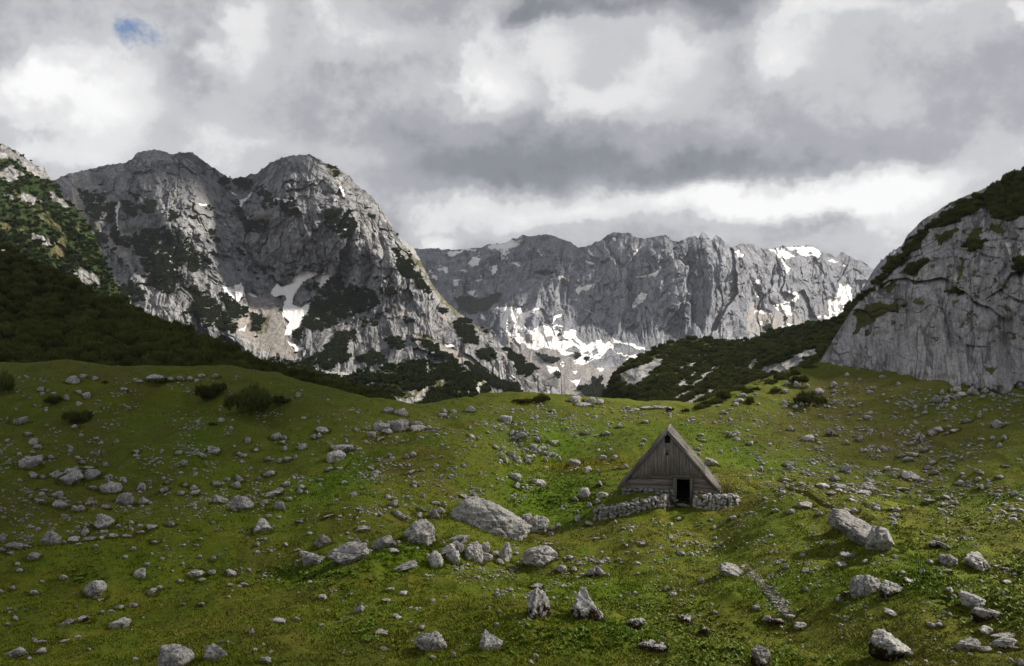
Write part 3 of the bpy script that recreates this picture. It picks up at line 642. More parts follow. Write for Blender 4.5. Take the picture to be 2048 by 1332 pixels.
    ys = np.interp(px, _sx, [s[1] for s in SKYL]); ok = (py > ys + 3) & (py < 1390) & ~((abs(px - 1345) < 120) & (py > 850) & (py < 1035)) & (px > -260) & (px < 2320)
    px, py, sz = px[ok], py[ok], sz[ok]; H = ground_hit(px, py)
    keepA = np.ones(len(px), bool)
    for j in range(len(px)):
        if sz[j] < 5 and np.any((np.abs(ROCKPOS[:, 0] - H[j, 0]) < ROCKRAD * .7) & (np.abs(ROCKPOS[:, 1] - H[j, 1]) < ROCKRAD * .6)): keepA[j] = False
    # gravel of the worn run and the doorstep
    for j in np.where(keepA)[0]:
        d = H[j, 1]; W = sz[j] * (1.2) / F * d; st = ('block', 'flat', 'block', 'round')[j % 4]
        V, Fc = get(st, j % 12, 2 if sz[j] > 3.2 else 1)
        add(V, Fc, H[j], (W, W * rr.uniform(.6, 1), W * rr.uniform(.38, .75)), rr.uniform(0, 6.28), rr.uniform(-.3, .3), .22)
    for k in range(420):
        t = rr.uniform(0, len(_run) - 1.001); a = int(t); p = _run[a] * (1 - (t - a)) + _run[a + 1] * (t - a); x = p[0] + rr.normal(0, .2); y = p[1] + rr.normal(0, .5)
        W = math.exp(rr.normal(-2.5, .45)); V, Fc = get('block', k % 12, 1); add(V, Fc, (x, y, float(ground_z(x, y))), (W, W * .8, W * .5), rr.uniform(0, 6), 0, .2)
    me = make_mesh('rubble', np.concatenate(VV), np.concatenate(FF), M_ROCK)
    link('scattered_gravel', me, kind='stuff', label='loose limestone fragments scattered thickly over the grass', category='rubble')
build_rocks()
# ================================================================ MOUNTAINS AND SLOPES
def zp(ox, oy, s, txt):
    """outlines read off an enlarged tile: 'x,y x,y ...;x,y ...' -> photo columns and rows"""
    return [[(ox + float(a.split(',')[0]) * s, oy + float(a.split(',')[1]) * s) for a in p.split()] for p in txt.replace('\n', ';').split(';') if len(p.split()) > 2]
A1 = (0, 250, 700 / 1608); A2 = (500, 280, 700 / 1608); A3 = (1000, 400, 700 / 1942); A4 = (1500, 330, 548 / 1281)

def relief(name, mat, top, bottom, depth, nx, nv, noise, masks, jag=(2., .05), crest_damp=.25, vpow=1.0, side=None, label='', back=True, sm=1e-3):
    tx = np.array([t[0] for t in top], float); ty = np.array([t[1] for t in top], float)
    bx = np.array([t[0] for t in bottom], float); by = np.array([t[1] for t in bottom], float)
    cols = np.linspace(max(tx[0], bx[0]), min(tx[-1], bx[-1]), nx)
    T_ = np.interp(cols, tx, ty); B_ = np.interp(cols, bx, by)
    T_ = T_ - (ridged(cols * jag[1], 3.1, 0, 4, .6) - .35) * jag[0] * 1.4 - fbm(cols * jag[1] * 4, 8.1, 0, 3, .6) * jag[0] * .5
    v = np.linspace(0, 1, nv) ** vpow
    PX = np.broadcast_to(cols, (nv, nx)).copy(); PY = B_[None] + (T_ - B_)[None] * v[:, None]
    q = Rbf([(a / 200., b / 200.) for a, b, c in depth], [c for a, b, c in depth], sm)
    g = Grid2(cols[0], cols[-1], 160, PY.min(), PY.max(), 160, lambda x, y: q(np.stack([x / 200., y / 200.], 1)))
    Y = g(PX, PY)
    X = (PX - CX) / F * Y; Z = (HOR - PY) / F * Y
    damp = 1 - (1 - crest_damp) * sstep(.90, 1.0, v)[:, None]
    U = (PX - CX) / F * float(np.median(Y))       # distance along the face
    D = noise(U, Y, Z, PX, PY) * damp
    Y = Y + D; X = (PX - CX) / F * Y; Z = (HOR - PY) / F * Y
    at = {k: (f(PX, PY, X, Y, Z)) for k, f in masks.items()}
    at['along'] = U; P = np.stack([X, Y, Z], 2); NR = nv
    if back:                                     # the far side of the crest
        last = P[-1]; k = 8; ext = []
        for i in range(1, k + 1):
            t = i / k; e = last.copy(); e[:, 0] += t * last[:, 0] * .12; e[:, 1] *= 1 + .12 * t; e[:, 2] -= last[:, 1] * .10 * t * (.35 + t); ext.append(e)
        P = np.concatenate([P, np.stack(ext)]); NR = nv + k
        at = {kk: np.concatenate([a, np.repeat(a[-1:], k, 0)]) for kk, a in at.items()}
    me = make_mesh(name, P, grid_faces(NR, nx)[:, ::1], mat, at)
    o = link(name, me, kind='structure', label=label, category=name)
    return dict(P=P[:nv], PX=PX, PY=PY, at={k: a[:nv] for k, a in at.items()}, o=o)

def rock_face_material(name, lo, hi, streak, pine=(.020, .030, .010), grass=(.105, .088, .035), scale=1.0, bump=1.0, scree=(.30, .275, .25), zst=.42, yst=.25):
    m = Mat(name); g = m.nt.nodes.new('ShaderNodeNewGeometry')
    sp = m.nt.nodes.new('ShaderNodeSeparateXYZ'); m.set(sp.inputs[0], g.outputs['Position']); cb = m.nt.nodes.new('ShaderNodeCombineXYZ'); m.set(cb.inputs[0], m.attr('along')); m.set(cb.inputs[1], sp.outputs[1]); m.set(cb.inputs[2], sp.outputs[2])
    mp = m.nt.nodes.new('ShaderNodeMapping'); m.set(mp.inputs[0], cb); mp.inputs['Scale'].default_value = (scale, scale * yst, scale * zst); c = mp.outputs[0]
    mp2 = m.nt.nodes.new('ShaderNodeMapping'); m.set(mp2.inputs[0], cb); mp2.inputs['Scale'].default_value = (scale, scale * min(1, yst * 1.6), scale * .8); c2 = mp2.outputs[0]
    n1 = m.noise(c, .012, 7, .68); n2 = m.noise(c, .09, 7, .72, .4); n3 = m.noise(c2, .28, 6, .75); n4 = m.noise(c2, .05, 5, .65)
    base = m.mix(m.ramp(n1, [(.35, 0.), (.65, 1.)]), lo, hi)
    base = m.mix(m.ramp(n2, [(.36, .75), (.50, 0.)]), base, streak)
    base = m.mix(m.ramp(n2, [(.56, 0.), (.74, .6)]), base, tuple(min(.62, h * 1.42) for h in hi))
    base = m.mix(m.ramp(n3, [(.40, .55), (.54, 0.)]), base, streak)
    ck = m.math('ABSOLUTE', m.math('SUBTRACT', m.noise(c, .022, 6, .62, .6), .5)); ck2 = m.math('ABSOLUTE', m.math('SUBTRACT', m.noise(c, .075, 5, .6, .3), .5)); ck3 = m.math('ABSOLUTE', m.math('SUBTRACT', m.noise(c2, .16, 4, .6), .5))
    base = m.mix(m.ramp(ck2, [(.0, .55), (.03, 0.)]), base, streak); base = m.mix(m.ramp(ck3, [(.0, .5), (.03, 0.)]), base, streak)
    base = m.mix(m.ramp(ck, [(.0, .9), (.016, .5), (.03, 0.)]), base, tuple(v * .6 for v in streak))
    base = m.mix(m.ramp(n4, [(.60, 0.), (.70, .35)]), base, (.33, .25, .16))
    base = m.mix(m.attr('scree'), base, m.mix(m.ramp(n3, [(.4, 0.), (.6, 1.)]), tuple(s * .72 for s in scree), tuple(s * 1.15 for s in scree)))
    gr = m.mix(m.ramp(n3, [(.4, 0.), (.6, 1.)]), grass, (.060, .070, .020))
    base = m.mix(m.attr('grass'), base, gr)
    pn = m.mix(m.ramp(n3, [(.38, 0.), (.62, 1.)]), tuple(p * .6 for p in pine), tuple(p * 1.9 for p in pine))
    base = m.mix(m.attr('pine'), base, pn)
    sn = m.mix(m.ramp(n2, [(.40, 0.), (.62, 1.)]), (.80, .77, .74), (.90, .885, .87))
    base = m.mix(m.attr('snow'), base, sn)
    h = m.math('MULTIPLY', m.math('ADD', m.math('MULTIPLY', n2, .7), m.math('MULTIPLY', n3, .3)), m.math('SUBTRACT', 1., m.math('MULTIPLY', m.attr('snow'), .93)))
    m.bump(h, bump, 2.6 / scale)
    return m.out(base)

def stone_noise(s, amp, zs=.42, seed=0., tilt=.18, fine=1.):
    """buttresses, gullies, ribs and ledges, all in metres; s: size of the largest ribs"""
    def f(X, Y, Z, PX, PY):
        x = X / s + Z * tilt / s; z = Z / s * zs; y = Y / s * .12
        w = fbm(x * .7, y, z * .7 + seed, 3) * .55
        big = ridged(x + w, y, z + seed, 4, .5)
        med = ridged(x * 3.1 + w * 2 + 7, y, z * 2.1 + seed, 4, .58)
        cell = fbm(x * 2.2 + w, y * 1.3, z * 3.5 + seed, 5, .62)
        fin = ridged(x * 9 + w * 4, y * 3, z * 11 + seed, 5, .68)
        led = fbm(x * .8, y, z * 7 / zs * .5 + w * 2, 3) 
        wx = fbm(x * 1.7, z * 1.7, seed + 3, 4, .6) * .5; wz = fbm(x * 1.7, z * 1.7, seed + 8, 4, .6) * .5
        fa = facets(x * 1.5 + wx, z * 1.3 + wz + seed) * .55 + facets(x * 3.9 + wx * 2 + 5, z * 3.2 + wz * 2) * .26 + facets(x * 9.5 + wx * 4, z * 8 + wz * 4 + 9) * .11 * fine + facets(x * 22 + wx * 7, z * 20 + wz * 7 + 3) * .045 * fine
        return -(big * .75 + med * .22 + cell * .18 + fin * .12 * fine + led * .10 + fa) * amp
    return f

# ---- the far wall (its own depth: about two kilometres)
TOP2 = [(700,520),(790,492),(830,497),(850,499),(905,500),(945,497),(985,490),(1010,487),(1030,478),(1045,471),(1085,470),(1115,472),(1135,482),(1155,492),(1172,492),(1185,490),(1200,480),(1215,468),(1240,464),(1262,467),(1280,480),(1300,475),(1330,471),
        (1345,479),(1360,483),(1372,475),(1390,470),(1397,477),(1405,465),(1415,471),(1424,480),(1432,468),(1442,474),(1452,488),(1462,495),(1482,487),(1510,492),(1535,500),(1560,494),(1600,492),(1625,494),(1640,503),(1655,507),(1672,515),(1682,505),(1700,511),
        (1720,522),(1738,530),(1750,541),(1760,560),(1800,600),(1900,640)]
SNOW2 = zp(*A3, """0,300 20,240 60,215 120,205 100,240 40,260 10,340;1490,275 1540,265 1600,290 1630,320 1570,325 1600,360 1615,380 1590,400 1570,350 1540,310;1580,265 1640,255 1740,260 1780,300 1760,315 1680,315 1640,290
1300,285 1330,280 1360,305 1310,315;625,200 640,202 650,225 640,228;485,280 505,280 520,300 510,308;480,348 525,348 520,372;780,245 775,280 730,325 745,290;740,425 820,420 890,380 895,385 850,425 800,435
830,518 780,520 760,550 730,610 770,590 790,550;410,465 440,485 525,460 500,495 460,500 440,525 420,490;395,550 440,535 430,552;320,415 390,445 350,435 320,440;440,585 550,650 500,630;1395,440 1450,435 1450,465 1410,465
0,620 50,600 110,600 130,620 230,600 150,660 130,700 160,725 200,710 270,700 345,620 340,640 280,695 340,698 400,720 440,780 500,800 560,770 590,800 630,750 650,780 740,800 820,830 760,840 650,795 630,800 640,830 700,860 830,850 750,890 620,830 570,870 540,890 480,880 420,920 440,860 400,850 350,860 310,830 240,820 200,830 100,790 60,750 0,700
250,925 330,930 330,960 280,960;400,950 440,950 430,970;395,1000 460,990 430,1030;540,940 600,920 600,930 560,950;480,895 530,885 420,930;1515,590 1580,560 1610,490 1630,520 1660,520 1650,580 1620,640 1560,625
1720,650 1780,640 1820,640 1830,590 1810,540 1860,540 1890,460 1942,475 1980,600 1900,680 1740,675;1410,630 1450,605 1520,630 1430,628 1410,650;1550,690 1620,690 1640,700 1590,730;1440,670 1470,680 1440,710
1400,470 1412,500 1440,545 1425,545 1398,500;1080,400 1095,380 1100,410 1088,440;1040,335 1060,330 1060,345;1820,330 1850,330 1880,350 1840,350;1890,340 1930,370 1910,372;140,245 165,280 155,280;60,350 110,340 105,370;210,270 235,295 222,298
330,900 360,905 350,920;600,900 640,920 620,925;700,875 720,890 690,890;300,640 350,622 290,690""") + zp(*A2, """900,510 960,510 1030,492 1040,500 940,530 910,530;1090,485 1160,480 1250,452 1240,480 1200,500 1160,545 1150,500 1090,500;1000,560 1060,515 1050,570 1030,585;1110,580 1145,575 1140,600 1110,620
930,640 965,640 950,690 935,660;1000,690 1040,690 1030,720;850,575 880,570 870,580;860,590 910,580 905,610;820,600 850,610 860,640 845,640;1130,770 1180,765 1190,800 1150,790;1060,800 1080,820 1060,820;1225,560 1245,560 1235,590;960,600 1000,590 1000,610;1180,520 1200,510 1170,560
1360,1040 1420,1045 1420,1070 1380,1065;1480,1020 1540,1005 1530,1040;1470,1100 1530,1095 1500,1125""")
HOLES2 = zp(*A3, """255,760 290,760 285,785 255,788;360,835 410,805 450,830 440,860 390,845;510,840 545,820 540,850 515,865;560,870 610,820 650,850 710,890 650,930 560,910;630,795 700,800 790,835 780,850 700,840 640,820;60,700 75,700 75,735 60,735;140,740 180,745 185,800 145,790""")
PINE2 = zp(*A2, "940,730 1000,720 1060,740 1100,720 1150,705 1130,750 1080,790 1020,800 970,780;1300,605 1370,598 1385,615 1330,620;1560,1140 1620,1130 1620,1200 1560,1180") + \
    zp(*A3, "480,1060 560,1045 600,1070 590,1110 520,1105 480,1080;520,1000 560,1005 540,1030;430,1050 490,1045 470,1060;200,850 240,870 340,890 310,905 250,900;180,400 260,388 300,405 220,415;1450,705 1500,700 1510,720 1470,725;1570,655 1600,655 1595,670;930,610 965,612 955,630;420,870 500,875 480,890 430,885;300,970 330,970 320,990;90,690 120,680 130,710 100,720")
def lowband(y0, y1): return lambda PX, PY, X, Y, Z: sstep(y0, y1, PY + fbm(PX * .03, PY * .04, 5, 4) * 26)
def m_snow2(PX, PY, X, Y, Z):
    m = polymask(PX, PY, SNOW2, 9, .05, 1.) * (1 - polymask(PX, PY, HOLES2, 6, .06, 2.))
    streak = ridged(PX * .022 + PY * .016, PY * .012, 4., 3); s2 = fbm(PX * .09, PY * .09, 9., 4, .65)
    zone = np.clip(np.exp(-((PX - 960) / 130) ** 2 - ((PY - 560) / 60) ** 2) * 1.0 + np.exp(-((PX - 1660) / 90) ** 2 - ((PY - 540) / 40) ** 2) * .75 + np.exp(-((PX - 1560) / 60) ** 2 - ((PY - 600) / 60) ** 2) * .6 + np.exp(-((PX - 1160) / 110) ** 2 - ((PY - 735) / 30) ** 2) * .9, 0, 1)
    m = m * (fbm(PX * .035, PY * .06, 88., 5, .7) > -.30)
    return np.clip(m + ((s2 * .7 + streak * .35) * zone > .42), 0, 1)
def m_scree2(PX, PY, X, Y, Z):
    a = polymask(PX, PY, [[(1500,600),(1530,620),(1620,640),(1680,640),(1640,670),(1560,680),(1490,660)], [(1020,640),(1100,690),(1180,730),(1260,740),(1300,700),(1300,900),(1080,900),(1010,700)]], 16, .04, 3.) * .9
    return np.clip(a * (.55 + .45 * sstep(-.2, .3, fbm(PX * .07, PY * .07, 2., 4))), 0, 1)
DEP2 = [(700,500,2600),(900,500,2500),(1050,470,2350),(1240,464,2200),(1430,470,2000),(1600,492,2300),(1750,540,2500),(1900,640,2500),
        (900,600,2250),(1050,570,2150),(1180,560,2050),(1300,560,1900),(1430,560,1800),(1500,600,1900),(1600,600,2100),(1700,620,2250),
        (950,660,1950),(1050,650,1850),(1200,670,1780),(1340,670,1650),(1430,680,1600),(1600,680,1850),(1750,650,2100),
        (1100,710,1500),(1250,720,1450),(1130,760,1150),(1250,760,1150),(1100,860,850),(1300,860,850),(1700,860,1100),(900,860,900),(1900,860,1200),(700,860,1000)]
M_FAR = rock_face_material('far grey limestone', (.195, .20, .22), (.315, .32, .34), (.10, .105, .125), scale=.55, bump=1., zst=.45)
R2 = relief('mountain', M_FAR, TOP2, [(700,870),(1900,870)], DEP2, 1150, 430, lambda X, Y, Z, PX, PY: (stone_noise(165., 92., .42, 2., .0, 1.2)(X, Y, Z, PX, PY) + 48) * (1 - .80 * sstep(650, 730, PY + fbm(PX * .02, PY * .02, 3, 3) * 30)) - 48 ,
    {'snow': m_snow2, 'pine': lambda PX, PY, *a: polymask(PX, PY, PINE2, 8, .06, 5.), 'grass': lambda PX, PY, X, Y, Z: np.clip(sstep(.25, .5, fbm(PX * .02, PY * .03, 8, 4)) * .5 * sstep(700, 760, PY), 0, 1), 'scree': m_scree2},
    jag=(5., .022), crest_damp=.4, label='far grey limestone mountain wall with toothed crest and snowfields along its foot')
# ---- the small peak that shows over the shoulder of the cliff
R3 = relief('mountain', M_FAR, [(1690,640),(1735,560),(1750,536),(1762,521),(1780,506),(1792,497),(1803,493),(1815,486),(1830,494),(1860,520),(1960,600)], [(1690,700),(1960,700)],
    [(1690,640,2100),(1815,486,2000),(1960,600,2100),(1690,700,1800),(1815,700,1700),(1960,700,1800),(1800,600,1900)], 260, 220, stone_noise(120., 75., .5, 12.),
    {'snow': lambda PX, PY, *a: (fbm(PX * .09, PY * .09, 3., 3) > .42).astype(np.float32), 'pine': lambda PX, PY, *a: PX * 0, 'grass': lambda PX, PY, *a: PX * 0, 'scree': lambda PX, PY, *a: PX * 0}, jag=(4., .07), label='small jagged grey peak showing beside the shoulder of the pine-topped cliff')

# ---- the great twin-headed mountain
TOP1 = [(60,420),(105,362),(125,352),(150,345),(200,333),(250,325),(265,318),(275,305),(290,301),(310,300),(330,303),(345,311),(360,305),(385,306),(405,320),(420,331),(440,345),(455,355),(480,358),(500,348),(515,346),(528,335),(540,325),(560,317),(580,312),(600,309),(620,309),(635,316),(650,326),
        (672,335),(700,352),(712,370),(730,382),(745,395),(762,415),(775,438),(790,460),(800,474),(815,488),(830,500),(845,530),(860,560),(880,590),(900,612),(930,635),(960,655),(990,680),(1020,702),(1050,722),(1080,745),(1100,765),(1120,787),(1135,806),(1160,840),(1180,870)]
SNOW1 = zp(*A1, """545,350 557,352 545,385 538,412 526,400 530,375;534,410 541,410 546,480 538,480;905,360 950,362 945,374 920,370;1060,305 1095,318 1090,325 1065,315;1165,302 1150,325 1120,355 1113,385 1103,380 1101,345 1130,335
1135,418 1152,425 1150,442 1138,436;1022,445 1045,462 1035,464;1250,337 1285,335 1290,346 1255,348;1295,338 1345,345 1348,356 1310,353;1450,445 1478,442 1460,470 1450,462;1575,478 1608,476 1600,490 1578,489
1008,742 1060,745 1100,735 1108,722 1120,745 1112,790 1098,810 1070,800 1040,770;1125,757 1150,760 1182,785 1165,794 1140,778
1240,770 1275,725 1300,745 1345,720 1370,675 1430,672 1495,668 1440,690 1400,720 1375,745 1350,790 1345,820 1380,840 1430,815 1420,845 1395,895 1370,930 1335,960 1310,965 1315,925 1330,905 1300,880 1298,840 1315,800 1305,780 1260,792
1440,705 1500,678 1525,700 1490,735 1468,755 1460,725;1310,982 1350,1005 1400,1030 1365,1042 1335,1010;1095,942 1130,922 1120,948;475,305 495,307 485,312""") + zp(*A2, "890,935 925,935 950,950 905,952;1165,1052 1220,1095 1210,1102 1170,1072;405,205 420,220 440,270 425,258;565,1060 600,1065 610,1085 590,1080;1100,925 1120,935 1105,935;840,630 850,650 843,650")
PINE1 = zp(*A1, """350,290 430,320 470,345 500,350 530,360 525,400 535,440 520,450 470,440 430,430 395,420 400,390 380,350;555,360 600,350 640,375 700,345 740,365 690,395 650,410 620,430 570,405;590,320 635,320 630,340 600,335
620,500 690,470 760,485 850,535 920,600 910,650 880,680 830,640 800,650 830,710 800,760 760,780 700,745 670,660 620,600;840,700 900,760 960,790 980,810 1040,860 1085,930 1070,970 1000,930 940,930 900,890 845,860 900,800 860,750
1000,775 1060,790 1100,850 1110,870 1070,880 1030,820;1110,840 1145,850 1140,875 1112,870;1150,880 1190,865 1215,900 1180,950 1150,930;1010,240 1060,235 1060,290 1040,300 1015,270;1070,245 1110,240 1150,270 1140,305 1100,290
1055,345 1090,350 1120,400 1160,460 1200,430 1250,440 1210,505 1160,490 1120,475 1090,420;1170,295 1230,300 1250,340 1380,345 1360,375 1385,430 1330,420 1290,360 1250,365 1240,395 1205,385 1220,340 1180,310
1470,460 1520,410 1608,400 1608,430 1560,430 1608,470 1608,500 1560,520 1530,480;850,360 890,375 895,390 860,380;770,400 810,395 820,420 790,440;950,370 980,380 970,400 945,395;860,410 905,430 910,450 880,440;950,475 985,490 1010,545 985,540 960,510
925,590 970,630 965,645 935,620;1090,565 1130,580 1125,600;1190,650 1220,665 1215,680;500,490 540,480 560,510 610,520 610,550 560,560 520,540;530,740 600,720 650,760 660,810 610,810 560,780;410,500 480,490 490,540 430,550;1150,610 1200,650 1160,630""") + zp(*A2, """240,850 300,740 330,660 400,620 450,640 430,680 520,675 590,720 595,750 550,780 500,790 420,830 350,870 290,880;240,665 310,655 310,690 270,700;190,880 245,880 250,910 200,915
310,990 390,900 440,870 490,890 470,930 430,960 480,1000 420,1030 350,1050 280,1040 230,1010;500,990 600,980 640,1010 600,1030 550,1045 500,1020;630,920 680,900 710,930 690,960 650,960
660,500 700,540 760,600 800,650 830,715 810,710 760,650 700,620 670,570;860,755 900,770 915,800 880,800;940,840 1000,830 1050,900 1040,945 1010,950 970,900 920,830;1050,840 1100,860 1180,910 1210,950 1150,930 1090,890
1180,960 1230,950 1310,1000 1310,1060 1270,1080 1220,1040 1180,1010;800,920 860,950 940,1010 940,1030 860,990 800,950;640,640 660,650 655,670;590,680 670,690 680,720 620,700;700,800 740,830 750,840 715,830;560,830 590,830 570,860
990,1020 1100,1080 1240,1150 1270,1170 1200,1170 1080,1110;340,330 400,320 450,340 480,350 490,420 440,450 410,455 400,400 350,400;350,110 400,120 420,150 400,165 370,140;545,340 575,350 560,365;600,620 650,630 640,650;720,590 735,500 745,520;520,820 545,870 530,880;30,215 80,230 75,250 40,240;1040,980 1100,960 1120,1000 1070,1010""")
SCREE1 = zp(*A1, "1120,760 1190,790 1250,800 1300,870 1320,960 1340,1020 1390,1060 1350,1085 1250,1060 1150,1000 1090,960 1080,900 1150,860 1140,820;480,500 500,560 560,620 600,590 540,540 500,480;330,270 370,300 400,400 420,470 390,460 340,340") + zp(*A2, "740,890 900,950 1000,980 1100,1060 1230,1160 1180,1150 1050,1060 900,1000 780,960;400,680 470,660 520,670 450,700 420,700;850,680 960,780 1010,830 940,800 870,730")
GRASS1 = zp(*A2, "700,480 760,540 850,620 950,740 1030,820 1100,860 1180,900 1230,950 1160,920 1050,870 950,810 870,730 800,640 720,540;350,110 430,150 410,170 365,150;740,890 820,900 900,940 800,930;330,650 430,640 440,690 350,700") + zp(*A1, "560,470 620,460 700,480 740,560 760,640 720,640 690,560 640,500 560,500;1210,420 1250,400 1240,440 1160,470 1150,440;870,560 940,600 930,640 870,590;1150,870 1240,880 1220,960 1130,950;380,440 440,440 450,480 400,470")
SUNW = 0
DEP1 = [(60,420,1050),(105,362,1050),(200,333,1080),(310,300,1050),(385,306,1060),(465,358,1130),(540,325,1080),(615,309,1020),(700,352,990),(775,438,940),(830,500,900),(900,612,800),(1020,702,680),(1135,806,540),(1180,870,520),
        (150,450,960),(250,450,950),(330,420,930),(400,430,960),(470,450,1030),(560,420,960),(640,430,900),(720,460,870),(790,520,840),
        (200,560,850),(300,540,850),(400,560,850),(500,560,900),(570,540,905),(650,560,872),(740,560,822),(820,590,770),(880,640,740),
        (300,650,740),(420,640,750),(500,640,800),(570,640,790),(650,650,768),(760,660,705),(860,690,640),(960,720,620),(1060,780,560),
        (560,710,670),(650,720,645),(760,760,560),(900,790,520),(1000,830,500),(200,900,560),(60,900,600),(500,900,520),(700,900,450),(900,900,440),(1180,900,470),(60,600,880)]
M_NEAR = rock_face_material('grey limestone face', (.205, .205, .212), (.335, .333, .33), (.10, .10, .105), scale=1.0, bump=1.)
def noise1(X, Y, Z, PX, PY):
    a = stone_noise(62., 32., .5, 4., .05, 1.2)(X, Y, Z, PX, PY)
    cut = polymask(PX, PY, SCREE1 + SNOW1[-12:], 3, .05, 1.)
    return (a + 18) * (1 - .78 * cut) - 18
def m_pine1(PX, PY, X, Y, Z):
    return np.clip(polymask(PX, PY, PINE1, 15, .045, 5.) + (fbm(PX * .05, PY * .08, 61., 4, .65) > .50) * (PY > 420) * (PX < 860), 0, 1) * (fbm(PX * .055, PY * .09, 66., 5, .72) > -.10)
def m_scree1(PX, PY, X, Y, Z): return polymask(PX, PY, SCREE1, 9, .05, 7.) * .9
def m_grass1(PX, PY, X, Y, Z): return np.clip(polymask(PX, PY, GRASS1, 10, .05, 8.) * .85 * (.4 + .6 * sstep(-.3, .2, fbm(PX * .1, PY * .1, 3, 3))) + sstep(.22, .5, fbm(PX * .03, PY * .05, 13., 4)) * .55 * sstep(640, 760, PY), 0, 1)
R1 = relief('mountain', M_NEAR, TOP1, [(60,900),(1180,900)], DEP1, 1250, 700, noise1, {'snow': lambda PX, PY, *a: polymask(PX, PY, SNOW1, 5, .06, 1.), 'pine': m_pine1, 'scree': m_scree1, 'grass': m_grass1},
    jag=(3., .05), crest_damp=.3, label='great twin-headed grey limestone mountain with dark pine patches, a snow-filled gully and a ridge falling east')

# ---- shoulder at the western edge
ROCKL = zp(*A1, "0,85 60,110 140,170 200,195 235,240 230,260 170,240 100,190 50,150 0,160;0,200 60,185 115,230 100,250 40,260 0,240;100,300 190,350 150,360 90,345;20,320 70,330 60,350;125,480 240,530 230,550 150,530;370,650 440,690 465,745 400,740 330,680;230,300 300,350 320,390 280,370 225,330;0,560 40,565 45,580 0,580;-500,150 -200,120 0,100 0,150 -250,190 -500,220")
BROWNL = zp(*A1, "130,360 200,420 270,450 310,520 290,620 230,600 240,550 290,510 260,470 190,440;60,300 120,330 140,370 90,350;180,360 210,380 220,420 190,410;70,475 110,480 90,500;0,440 60,470 20,500")
TOPL = [(-700,160),(-300,215),(-120,265),(0,287),(15,293),(40,306),(60,324),(75,332),(88,336),(98,352),(106,365),(125,395),(150,412),(170,440),(190,475),(203,505),(218,540),(235,575),(250,600),(275,630),(300,660),(330,690),(380,760)]
M_SHO = rock_face_material('pine-clad shoulder', (.27, .265, .26), (.40, .39, .375), (.12, .12, .118), pine=(.018, .028, .008), grass=(.11, .08, .03), scale=1.6)
RL = relief('mountain', M_SHO, TOPL, [(-700,860),(380,860)], [(-700,160,620),(-300,215,600),(0,287,590),(106,365,560),(203,505,480),(300,660,400),(380,760,360),(-300,500,430),(0,500,430),(100,500,450),(0,400,500),(-700,500,430),(-700,860,280),(-300,860,280),(0,860,280),(380,860,300),(200,650,380),(0,650,350)],
    620, 420, stone_noise(34., 15., .5, 9., .1), {'snow': lambda PX, PY, *a: PX * 0, 'pine': lambda PX, PY, *a: (1 - polymask(PX, PY, ROCKL, 9, .06, 3.)) * (1 - polymask(PX, PY, BROWNL, 6, .06, 4.)) * (PY > 0) * (fbm(PX * .045, PY * .06, 71., 4, .6) < .42),
    'grass': lambda PX, PY, *a: (1 - polymask(PX, PY, ROCKL, 9, .06, 3.)) * .9, 'scree': lambda PX, PY, *a: PX * 0}, jag=(3., .06), label='steep green and white mountain shoulder at the western edge, clad in dwarf pine')

# ---- green limestone spur in front of the great mountain
TOPS = [(430,740),(520,742),(560,735),(600,728),(650,742),(700,746),(725,740),(745,752),(768,734),(800,728),(840,722),(870,732),(905,728),(935,742),(962,756),(980,778),(1000,800),(1015,815),(1040,840)]
ROCKS_ = zp(*A2, "300,1030 360,1045 480,1050 500,1075 420,1090 300,1060;800,1040 830,1040 830,1080 810,1075;885,1100 900,1100 895,1150 880,1150;810,1130 850,1130 800,1200 760,1230 740,1200;620,1180 660,1170 700,1200 680,1230 610,1225;1040,1120 1070,1110 1060,1180 1030,1180;530,1120 580,1110 570,1160;600,1060 680,1075 660,1090 600,1080;910,1170 950,1150 930,1200;260,1080 300,1085 280,1100;690,1190 770,1180 740,1240 680,1240;990,1130 1010,1130 1000,1180")
M_SPUR = rock_face_material('pine-clad spur', (.34, .33, .315), (.50, .485, .46), (.16, .15, .14), pine=(.034, .050, .012), grass=(.13, .12, .04), scale=2.2)
RS = relief('hill', M_SPUR, TOPS, [(430,900),(1040,900)], [(430,740,430),(600,728,430),(725,740,420),(840,722,400),(935,742,390),(1040,840,370),(430,900,250),(700,900,240),(1040,900,260),(600,800,330),(800,790,320),(950,800,330)], 520, 200, stone_noise(16., 9., .6, 19., .1),
    {'snow': lambda PX, PY, *a: PX * 0, 'pine': lambda PX, PY, *a: (1 - polymask(PX, PY, ROCKS_, 6, .08, 3.)) * (fbm(PX * .028, PY * .05, 31., 4, .6) < .12 + .5 * sstep(790, 740, PY)), 'grass': lambda PX, PY, *a: (1 - polymask(PX, PY, ROCKS_, 6, .08, 3.)) * sstep(-.3, .0, fbm(PX * .06, PY * .08, 35., 4)),
    'scree': lambda PX, PY, *a: PX * 0}, jag=(2.5, .06), label='low green spur of pines and white rock ribs in front of the great mountain')

